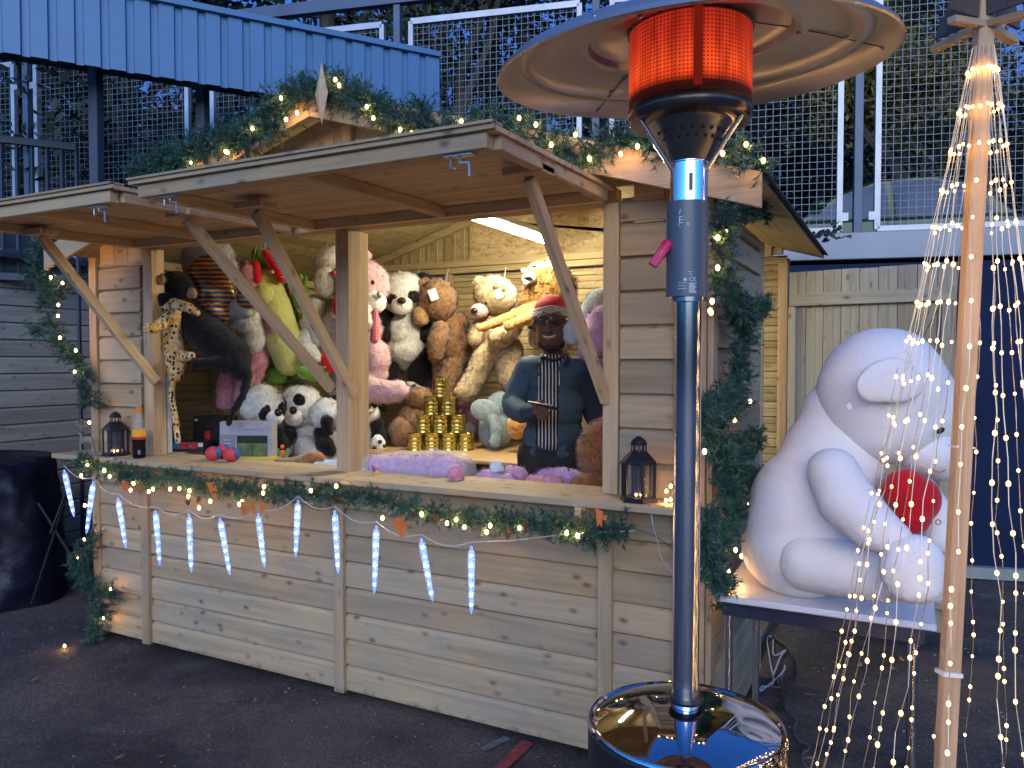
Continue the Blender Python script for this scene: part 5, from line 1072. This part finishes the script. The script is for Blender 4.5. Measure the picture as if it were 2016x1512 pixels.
# table for goods at the left, boxes
def table(lab, x0, x1, y0, y1, z, mat, name='trestle_table'):
    T = thing(name, lab, 'table', ((x0+x1)/2, (y0+y1)/2, 0.05)); m = MB(); m.b2(x0,x1,y0,y1,z-.025,z); m.build('table_top', mat, T, bevel=.006)
    for x in (x0+.05, x1-.05):
        for y in (y0+.05, y1-.05): MB().b2(x-.02,x+.02,y-.02,y+.02,.05,z-.026).build('leg', WDI, T)
    return T
table('low goods table behind the left half of the counter, loaded with boxes and pandas', .12, 1.66, .16, 1.25, .95, WD2)
table('low goods table behind the right half of the counter with lilac toys on it', 1.80, 3.30, .13, .46, .90, WD2)
table('tan table at the back of the stall carrying the pyramid of gold tins', .95, 2.35, .92, 1.86, 1.0, plain('tan_table_top', (.50,.33,.15), .4, var=.06, vs=6))
def carton(lab, px, py, f, w, h, d, mat, z=.95, rot=0, name='carton'):
    p = atf(px, py, f); T = thing(name, lab, 'box', (p.x, p.y, z), 'boxes on the goods table'); a = YAW+R_(rot); ax = (Vector((math.cos(a), math.sin(a), 0)), Vector((-math.sin(a), math.cos(a), 0)), UP)
    c = Vector((p.x, p.y, z+h/2)); m = MB(); m.box(c, (w, d, h), ax); m.build('carton_body', mat, T, bevel=.002)
    def panel(x0, x1, z0, z1, mt, nm='printed_panel'):
        q = MB(); q.box(c-ax[1]*(d/2+.0012)+ax[0]*((x0+x1)/2-.5)*w+UP*((z0+z1)/2-.5)*h, ((x1-x0)*w, .0016, (z1-z0)*h), ax); q.build(nm, mt, T)
    return panel, c, ax
bk = plain('black_carton', (.018,.018,.022), .35); rd = plain('red_print', (.55,.03,.04), .4); bl = plain('blue_print', (.03,.22,.50), .4); sv = plain('silver_carton', (.32,.33,.40), .4); yl = plain('yellow_carton', (.55,.48,.06), .5); wtp = plain('white_carton', (.62,.66,.72), .5)
grn = plain('green_field_print', (.09,.15,.06), .5, var=.4, vs=30); dkt = plain('tree_print', (.02,.03,.03), .5, var=.5, vs=60)
pn, c, ax = carton('tall glossy black carton with a red headphone print, behind the silver box', 425, 860, 4.62, .20, .27, .16, bk, rot=-8); pn(.38,.55,.45,.68, rd); pn(.06,.16,.90,.94, WHT)
pn, c, ax = carton('silver carton with a landscape picture in the middle of the boxes', 490, 870, 4.25, .285, .235, .10, sv, z=.98); pn(.33,.92,.12,.68, grn); pn(.33,.92,.50,.68, dkt); pn(.62,.635,.10,.62, bk); pn(.0,.30,.0,.70, plain('grey_violet_print', (.20,.20,.27), .5)); pn(.45,.85,.80,.84, plain('violet_print', (.25,.22,.40), .5)); 
for i in range(5): pn(.08,.22,.25+.08*i,.27+.08*i, WHT)
pn, c, ax = carton('yellow carton with black lettering lying under the silver box', 505, 895, 4.16, .235, .075, .12, yl, z=.951); pn(.0,.42,.45,.95, bk); pn(.46,.97,.05,.15, plain('olive_print', (.35,.30,.05), .5))
for i in range(3): pn(.48,.92,.42+.15*i,.47+.15*i, bk)
pn, c, ax = carton('flat toy carton in blue and red near the left post', 372, 870, 4.42, .235, .055, .16, bk, z=1.035); pn(.02,.42,.3,.95, bl); pn(.42,.84,.3,.98, rd); pn(.86,.98,.5,.9, WHT); pn(.55,.7,.5,.7, WHT)
pn, c, ax = carton('low white carton under the blue and red toy carton', 360, 885, 4.36, .20, .080, .2, wtp, z=.953)
pn, c, ax = carton('long black carton with small print lying beside the soft balls', 408, 890, 4.25, .23, .055, .12, bk, z=.985); pn(.1,.8,.5,.55, WHT)
pn, c, ax = carton('narrow upright white carton with a square printed mark by the left post', 327, 830, 4.18, .045, .42, .045, wtp, z=1.046); pn(0,1,.30,.305, sv)
# support shelf under the raised ones
tag(MB().b2(.45,1.2,.14,.32,.9515,.979).build('stacked_board', WDI, loc=(.8,.2,.95)), 'thin board under the cartons on the goods table', 'board')
p = atf(556, 892, 4.1); T = thing('toy_blaster', 'small orange and green toy water blaster beside the yellow carton', 'toy', (p.x, p.y, .98)); m = MB(); OR = plain('orange_toy_plastic', (.80,.16,.05), .35); GRT = plain('green_toy_plastic', (.05,.35,.08), .35)
m.box(p, (.028,.02,.03)); m.box(p+Vector((0,0,.035)), (.018,.018,.02)); m.build('tank', OR, T, bevel=.004); m = MB(); m.beam(p-RT*.025-UP*.02, p-RT*.02+UP*.025, .008, .01); m.beam(p+RT*.022-UP*.03, p+RT*.024+UP*.022, .008, .01); m.box(p-UP*.03, (.045,.014,.014)); m.build('frame', GRT, T, bevel=.002)
# gold tins
GOLD = NT('gold_tin'); GOLD.p.inputs['Base Color'].default_value = (.62,.50,.13,1); GOLD.p.inputs['Metallic'].default_value = 1; GOLD.p.inputs['Roughness'].default_value = .22; GOLD = GOLD.m
q0 = atz(868, 886, 1.0); kT = (q0-CAM).dot(FW)/FPX
rows = [(3,0,[822,855,888,920]), (2,0,[840,872,902]), (1,0,[852,884]), (0,0,[870])]
tr = .048; th = .109; first = None; sp = .104; dirx = RT.copy(); ctrq = Vector((q0.x, q0.y, 1.0)); names = ['bottom', 'second', 'third', 'top']
lay = [(0, [-1.5,-.5,.5,1.5]), (1, [-1.0,0,1.0]), (2, [-.55,.45]), (3, [0.0])]
pos_w = {4:['leftmost','second from the left','third from the left','rightmost'], 3:['left','middle','right'], 2:['left','right'], 1:['single']}
back = FW
for lv, xs_ in lay:
    for i, xx in enumerate(xs_):
        c = ctrq+dirx*xx*sp+UP*lv*(th+.001)
        T = thing('gold_tin', '%s gold tin in the %s row of the tin pyramid' % (pos_w[len(xs_)][i], names[lv]), 'tin', c, 'gold tins stacked in a pyramid')
        if first is None:
            m = MB(); m.lathe([(0,0),(tr,0),(tr,.004),(tr*.97,.007),(tr*.97,.022),(tr,.026),(tr*.97,.030),(tr*.97,.040),(tr,.043),(tr*.97,.047),(tr*.97,.066),(tr,.070),(tr*.97,.074),(tr*.97,.090),(tr,.093),(tr,.096)], c, 32); a1 = m.build('can_body', GOLD, T, smooth=True)
            m = MB(); m.lathe([(tr*1.01,.0965),(tr*1.03,.099),(tr*1.03,.106),(tr*.98,.1085),(tr*.9,.1065),(0,.1065)], c, 32); a2 = m.build('lid', GOLD, T, smooth=True); first = (a1, a2)
        else:
            for s_ in first: o = s_.copy(); C.objects.link(o); o.parent = T
# ================================================================== TARP, CHAIR LEGS, CABLES
random.seed(5)
BAG = plain('black_plastic_sheet', (.007,.007,.016), .34, spec=.28, bump=.5)
tc_ = atf(30, 1100, 5.0); V_ = []; n1, n2 = 60, 34; cx, cy = tc_.x-.22, tc_.y-.03
for j in range(n2+1):
    t = j/n2
    for i in range(n1):
        a = 2*math.pi*i/n1; r = (.46-.10*t if t < .86 else .37*math.cos((t-.86)/.14*math.pi/2*.96)); z = .90*min(1, t/.88)+.05*max(0,(t-.86)/.14)
        w = 1+.10*noise.noise(Vector((math.cos(a)*2, math.sin(a)*2, t*1.5)))+.05*noise.noise(Vector((math.cos(a)*7, math.sin(a)*7, t*9)))+.03*abs(noise.noise(Vector((math.cos(a)*14+t*6, math.sin(a)*14, t*5))))
        V_.append((cx+r*1.15*w*math.cos(a), cy+r*.9*w*math.sin(a), z+.04*noise.noise(Vector((math.cos(a)*3, math.sin(a)*3, t*4)))*(t > .05)))
F_ = [(j*n1+i, j*n1+(i+1)%n1, (j+1)*n1+(i+1)%n1, (j+1)*n1+i) for j in range(n2) for i in range(n1)]+[tuple(n2*n1+i for i in range(n1))]
tag(MB().add(V_, F_).build('covered_chair', BAG, loc=(cx, cy, 0), smooth=2), 'bulky thing covered in crumpled black plastic at the left of the stall', 'plastic sheet')
T = thing('folding_stand', 'folded thin black metal stand leaning beside the black plastic cover', 'stand', atf(100, 1150, 4.7)*1.0); 
q = atf(110,1035,4.75)
for k_, (a, b) in enumerate((((135,965),(62,1190)), ((75,990),(150,1110)), ((128,975),(100,1050)))):
    m = MB(); p1, p2 = atf(a[0], a[1], 4.75-.02*k_), atf(b[0], b[1], 4.72-.02*k_); m.tube([p1, p2], .009, 8); m.build('leg', BLKM, T)
def cable(lab, pts, r, mat, z=.012):
    P0 = [atz(a, b, z) if len(q) == 2 else atf(*q) for q in pts for a, b in (q[:2],)]; P0 = catmull(P0, .03); P0 = [p+Vector((0,0,.0)) for p in P0]
    m = MB(); m.tube(P0, r, 6); tag(m.build('cable', mat, loc=P0[-1], smooth=2), lab, 'cable', 'cables behind the heater base')
WC = plain('pale_blue_white_cable', (.36,.42,.50), .5); GC = plain('grey_cable', (.10,.11,.13), .6)
cable('pale cable looping from the stall corner over the asphalt', [(1510,1262),(1516,1300),(1522,1345),(1500,1352),(1498,1360),(1540,1325),(1545,1310)], .004, WC)
cable('pale cable rising in a crooked loop beside the stall corner', [(1510,1262),(1512,1252),(1522,1258),(1524,1290),(1550,1278),(1538,1290),(1522,1330)], .004, WC)
cable('thick dark cable curving round the pale cables', [(1520,1256),(1545,1275),(1560,1300),(1556,1330),(1545,1345),(1542,1390),(1530,1395)], .007, BLK)
cable('thin grey cable winding over the asphalt toward the front', [(1545,1385),(1550,1400),(1568,1420),(1562,1432),(1566,1450),(1580,1462),(1594,1468),(1590,1478),(1582,1480),(1580,1500),(1590,1512)], .0045, GC)
cable('thin grey cable curled behind the heater base', [(1500,1350),(1492,1352),(1514,1350),(1536,1354),(1530,1340),(1538,1326),(1545,1385),(1570,1412)], .004, GC)
# loose wires at the corner of the front wall, hanging
for lab, pts in (('thin pale wire dangling under the right end of the counter', [(1282,1012,2.60),(1285,1030,2.58),(1296,1075,2.62),(1300,1095,2.62),(1325,1130,2.62)]), ('thin dark wire drooping under the right end of the counter', [(1248,1040,2.62),(1275,1050,2.65),(1300,1062,2.65),(1330,1085,2.65)])):
    P0 = catmull([atf(*q) for q in pts]); m = MB(); m.tube(P0, .002, 5); tag(m.build('wire', WC if 'pale' in lab else GC, loc=P0[0]), lab, 'wire')
# small cluster of lit bulbs on the counter right of the lantern
T = thing('bulb_cluster', 'small bunch of lit warm bulbs on the counter right of the black lantern', 'light string', aty(1315,995,-.1)); 
m = MB(); m.tube(catmull([aty(1325,948,-.1), aty(1318,965,-.12), aty(1322,985,-.12), aty(1314,995,-.12), aty(1330,1000,-.1)]), .003, 5); m.build('wire', plain('dark_green_wire', (.02,.04,.03), .6), T)
for (a, b) in ((1321,957),(1312,967),(1320,984),(1311,985)): bulb(T, aty(a,b,-.13), .006)
# ================================================================== THE SELLER
f = 3.8; z0 = .05
SK = plain('dark_brown_skin', (.115,.058,.040), .45, var=.08, vs=12); SK2 = plain('lip_skin', (.22,.09,.075), .4)
NAVY = plain('slate_blue_jacket_fabric', (.038,.072,.11), .82, var=.18, vs=6, bump=.2); NAVD = plain('dark_navy_sleeve', (.018,.028,.05), .85, var=.12, vs=6)
foot = atf(1090, 700, f); PE = thing('person', 'smiling man in red and white hat and blue bomber jacket behind the counter', 'person', (foot.x, foot.y, z0))
def zpx(z, f_=f): return 756 - FPX*math.tan(math.atan((z-CAM.z)/f_)+0)  # not exact, only for the hidden legs
def Lw(pts):
    out = []
    for (a, ra), (b, rb) in zip(pts, pts[1:]):
        a, b = Vector(a), Vector(b); n_ = max(2, int((b-a).length/(min(ra, rb)*.35)))
        for i in range(n_+1): t = i/n_; r = ra+(rb-ra)*t; out.append((a.lerp(b, t), (r, r, r), BAX))
    return out
hipL, hipR = atf(1062, 905, f+.02), atf(1115, 905, f+.02)
kneeL = Vector((hipL.x, hipL.y-.03, .52)); kneeR = Vector((hipR.x, hipR.y-.03, .52)); anL = Vector((hipL.x-.02, hipL.y, .14)); anR = Vector((hipR.x+.02, hipR.y, .14))
head = [E(1085,642,f-.03,33,42,35), E(1085,666,f-.05,29,24,28), E(1070,655,f-.06,13,14,18), E(1101,655,f-.06,13,14,18), E(1085,615,f,34,27,36)]
neck = Lm([(1090,672,f+.02,25),(1092,705,f+.02,27)])
torso = [E(1092,745,f,62,45,36), E(1090,800,f,60,55,38), E(1088,860,f,52,50,34), E(1088,900,f,50,34,32)]
# his left arm (picture right) hangs, his right arm (picture left) bends holding the phone
shR, elR, wrR = (1038,728,f), (1008,800,f-.02), (1045,812,f-.26)
shL, elL, wrL = (1150,735,f), (1172,812,f+.05), (1190,880,f-.05)
body = head+neck+torso+Lm([(*shR,24),(*elR,19),(1030,812,f-.15,16),(*wrR,12)])+Lm([(*shL,25),(*elL,20),(*wrL,14)])
body += Lw([(hipL,.095),(kneeL,.062),(anL,.045)])+Lw([(hipR,.095),(kneeR,.062),(anR,.045)])+[(anL+Vector((0,-.06,-.05)), (.045,.12,.04), ((1,0,0),(0,1,0),(0,0,1))), (anR+Vector((0,-.06,-.05)), (.045,.12,.04), ((1,0,0),(0,1,0),(0,0,1)))]
# right hand: palm, four curled fingers and the thumb round the phone
hf = f-.30
body += [E(1060,808,hf,13,12,7,-10)]
B_ = soft('body', body, SK, PE, fur=None, disp=None, vox=.0075, smooth=5)
HD = MB()
for k, (p0, p1, p2) in enumerate((((1058,800),(1070,803),(1077,806)), ((1060,806),(1073,810),(1081,813)), ((1060,813),(1073,817),(1080,819)), ((1058,819),(1069,822),(1075,824)))):
    HD.tube([atf(*p0, hf-.01), atf(*p1, hf-.045), atf(*p2, hf-.06)], [.0095,.0088,.0070], 8)
HD.tube([atf(1052,803,hf-.01), atf(1058,793,hf-.035), atf(1068,790,hf-.055)], [.0105,.0095,.0075], 8)
HD.build('fingers', SK, PE, smooth=True)
# left hand
HD = MB(); q = (1192,893,f-.07)
for i, (dx, l_) in enumerate(((-7,16),(-2,19),(3,18),(8,15))): HD.tube([atf(q[0]+dx, q[1], q[2]), atf(q[0]+dx, q[1]+l_*.6, q[2]-.01), atf(q[0]+dx+1, q[1]+l_, q[2]-.03)], [.0095,.0085,.007], 8)
HD.tube([atf(q[0]-9, q[1]-6, q[2]-.01), atf(q[0]-14, q[1]+3, q[2]-.02), atf(q[0]-14, q[1]+10, q[2]-.03)], [.010,.009,.0075], 8); HD.ell(atf(*q), (.024,.014,.03), BAX, sub=2)
HD.build('fingers', SK, PE, smooth=True)
# face
fc = f-.03-35*f/FPX
hard('nose', [E(1079,643,fc-.004,6,12,8), E(1079,650,fc-.012,9,6,6)], SK, PE)
mt = MB(); mt.tube([atf(1066,661,fc+.004), atf(1073,667,fc-.006), atf(1081,668,fc-.008), atf(1090,665,fc-.003), atf(1096,659,fc+.008)], [.004,.0065,.007,.0065,.004], 8); mt.build('lips', SK2, PE, smooth=True)
mt = MB(); mt.tube([atf(1069,661,fc-.001), atf(1075,663.5,fc-.0125), atf(1081,664,fc-.0145), atf(1088,662.5,fc-.011), atf(1093,659.5,fc+.0)], [.002,.0038,.004,.0038,.002], 8); mt.build('teeth', plain('teeth', (.70,.66,.60), .3), PE, smooth=True)
for x in (1067, 1096): 
    hard('eye', [E(x,629,fc+.010,4,2.2,4)], plain('eye_white', (.35,.32,.30), .3) if x == 1067 else bpy.data.materials['eye_white'], PE); hard('iris', [E(x,628,fc+.003,2,2,2)], EYE, PE, 2)
    m = MB(); m.tube([atf(x-9,617,fc+.014), atf(x,614,fc+.004), atf(x+9,617,fc+.014)], .0025, 6); m.build('eyebrow', BLK, PE)
hard('ear', [E(1052,640,f-.02,5,11,8), E(1053,648,f-.02,4,5,6)], SK, PE); hard('ear', [E(1118,640,f-.02,5,11,8), E(1117,648,f-.02,4,5,6)], SK, PE)
BD = plain('short_dark_beard', (.030,.018,.014), .9)
soft('beard', [E(1085,685,f-.070,19,8,17), E(1066,675,f-.056,8,12,13), E(1104,675,f-.056,8,12,13)], BD, PE, fur=(9000,.006), disp=None, vox=.005)
# glasses
G = thing('spectacles', 'black framed spectacles worn by the smiling man', 'spectacles', atf(1082,632,fc)); m = MB()
for x in (1067, 1097): 
    pts = [atf(x+13.5*math.cos(a)*(1+.12*math.cos(4*a)), 631+8.5*math.sin(a), fc-.004+.008*abs((x+13*math.cos(a)-1082)/30)**2) for a in [i*math.pi/10 for i in range(21)]]; m.tube(pts, .0022, 6)
m.tube([atf(1079,629,fc-.008), atf(1085,629,fc-.008)], .002, 6)
m.tube([atf(1053,628,fc+.012), atf(1050,630,f-.03)], .0022, 6); m.tube([atf(1111,628,fc+.012), atf(1117,630,f-.03)], .0022, 6); m.build('frame', EYE, G, smooth=2)
gl = MB(); [gl.ell(*E(x,631,fc-.002,12.5,8,1.2), sub=2) for x in (1067,1097)]; gl.build('lens', glassy('dark_reflecting_lens', (.03,.035,.05), .12, .38), G, smooth=2)
# hat
hat = soft('hat', [E(1085,607,f+.0,34,24,37), E(1086,600,f+.01,31,20,34)], plain('red_felt', (.55,.035,.05), .8), PE, fur=None, disp=(.002,20), vox=.007)
m = MB(); pts = [E(1085,607,f,36,1,38)]; k_ = f/FPX
ring = []
for i in range(33):
    a = 2*math.pi*i/32; ring.append(atf(1085,0+612,f)+RT*math.cos(a)*35*k_+FW*math.sin(a)*37*k_+UP*(-.012*abs(math.cos(a))**1.5*1.4-.004*math.sin(a)*0))
for dz in (-.013, .0, .013): m.tube([p+UP*dz+(p-atf(1085,612,f))*(-dz*2.0) for p in ring], .0085, 8, cap=False)
m.build('hat_brim', plain('grey_white_fleece', (.48,.47,.46), .95, var=.12, vs=60, bump=.4), hat, smooth=2)
# jacket, a shell open down the front: left panel, right panel, sleeves
def shell(name, prims, mat, cutx=None, side=0, zmin=None, vox=.008, grow=1.0, label=None):
    V_, N_, F_ = blobmesh(prims, vox, 6)
    V_ = V_+N_*np.array([[.011*noise.noise(Vector((q[0]*7, q[1]*7, q[2]*26)))+.006*noise.noise(Vector((q[0]*22+q[2]*9, q[1]*20, q[2]*12)))] for q in V_])
    if cutx is not None:
        d_ = (V_-np.array(CAM[:])); rr = d_@np.array(RT[:]); ff = d_@np.array(FW[:]); px_ = 1008+FPX*rr/ff; zz = V_[:, 2]; front = ff < f-.015
        cx_ = cutx(zz); keep = (px_ < cx_) if side < 0 else (px_ > cx_); keep = keep | ~front
        F_ = [q for q in F_ if all(keep[i] for i in q)]
    m = MB(); m.add(V_, F_); o = m.build(name, mat, PE, smooth=2, loc=None)
    md = o.modifiers.new('thick', 'SOLIDIFY'); md.thickness = .006; md.offset = -1
    return o
tj = [E(1092,742,f+.005,64,44,42), E(1090,800,f+.005,63,60,45), E(1088,858,f+.005,62,50,45), E(1086,890,f+.005,60,24,45), E(1048,722,f,34,22,32), E(1138,724,f,36,22,32)]
zt_ = atf(1090,700,f).z; zb_ = atf(1090,905,f).z
lx = lambda z: 1062+ (zt_-z)/(zt_-zb_)*(-8) ; rx_ = lambda z: 1100+(zt_-z)/(zt_-zb_)*(-4)
shell('jacket_front', tj, NAVY, lx, -1)
shell('jacket_front', tj, NAVY, rx_, 1)
SL_ = soft('sleeve', Lm([(1042,728,f,29),(1017,778,f-.01,25),(1010,800,f-.03,24),(1026,812,f-.14,21),(1043,812,f-.24,17)]), NAVY, PE, fur=None, disp=(.011,24), vox=.007)
soft('sleeve', Lm([(1144,735,f,31),(1166,790,f+.03,27),(1178,830,f+.03,24),(1188,872,f-.04,20)]), NAVD, PE, fur=None, disp=(.010,24), vox=.007)
soft('cuff', Lm([(1040,812,f-.235,18),(1047,812,f-.262,15)]), NAVD, SL_, fur=None, disp=None)
soft('collar', Lm([(1063,716,f-.125,3.5),(1062,706,f-.08,5),(1072,697,f+.03,6),(1092,693,f+.09,6),(1116,697,f+.03,6),(1119,708,f-.06,5),(1111,718,f-.115,3.5)]), NAVD, PE, fur=None, disp=None, vox=.005)
def shirt():
    t = NT('striped_shirt'); v = t.n('Attribute', _attribute_name='tc').outputs['Vector']; s = t.n('SeparateXYZ'); t.l(v, s.inputs[0]); m_ = t.n('Math', _operation='FRACT'); t.l(s.outputs[0], m_.inputs[0])
    t.l(t.ramp(m_.outputs[0], [(.62, (.012,.012,.014)), (.68, (.62,.60,.58))], 'CONSTANT'), t.p.inputs['Base Color']); t.p.inputs['Roughness'].default_value = .8; return t.m
V_, N_, F_ = blobmesh([E(1086,745,f,44,45,40), E(1082,800,f,42,55,42), E(1080,855,f,40,40,42), E(1080,862,f,40,32,43), E(1090,712,f,34,18,30)], .009, 6)
d_ = V_-np.array(CAM[:]); pxs = d_@np.array(RT[:]); m = MB(); m.add(V_, F_); m.T[-1] = np.stack([pxs/.0165, V_[:, 1], V_[:, 2]], 1); m.build('striped_shirt', shirt(), PE, smooth=2)
soft('neckband', Lm([(1070,702,f-.055,3.5),(1078,708,f-.08,3.5),(1090,710,f-.085,3.5),(1104,706,f-.065,3.5),(1110,700,f-.04,3.5)]), BD, PE, fur=None, disp=None, vox=.005)
soft('trousers', [E(1088,905,f+.01,60,34,44)]+Lw([(hipL+Vector((0,0,.02)),.118),(kneeL,.082),(anL,.070)])+Lw([(hipR+Vector((0,0,.02)),.118),(kneeR,.082),(anR,.070)]), plain('black_trousers', (.012,.012,.016), .8), PE, fur=None, disp=(.004,14), vox=.012)
for a_ in (anL, anR): soft('shoe', [(a_+Vector((0,-.055,-.050)), (.052,.135,.040), ((1,0,0),(0,1,0),(0,0,1)))], BLK, PE, fur=None, disp=None)
# phone in his hand
q = atf(1070,799,hf-.035); a = (RT*.75+UP*-.12-FW*.45).normalized(); n_ = (UP*.85-FW*-.35-RT*.1).normalized(); b = a.cross(n_).normalized(); m = MB(); m.box(q, (.135,.072,.009), (a, b, a.cross(b)))
T = thing('smartphone', 'black smartphone held in the smiling man\'s right hand', 'phone', q); m.build('phone_case', BLK, T, bevel=.003); m = MB(); m.box(q+n_*.0056, (.122,.064,.001), (a, b, a.cross(b))); m.build('screen', plain('phone_screen', (.02,.02,.03), .08), T)
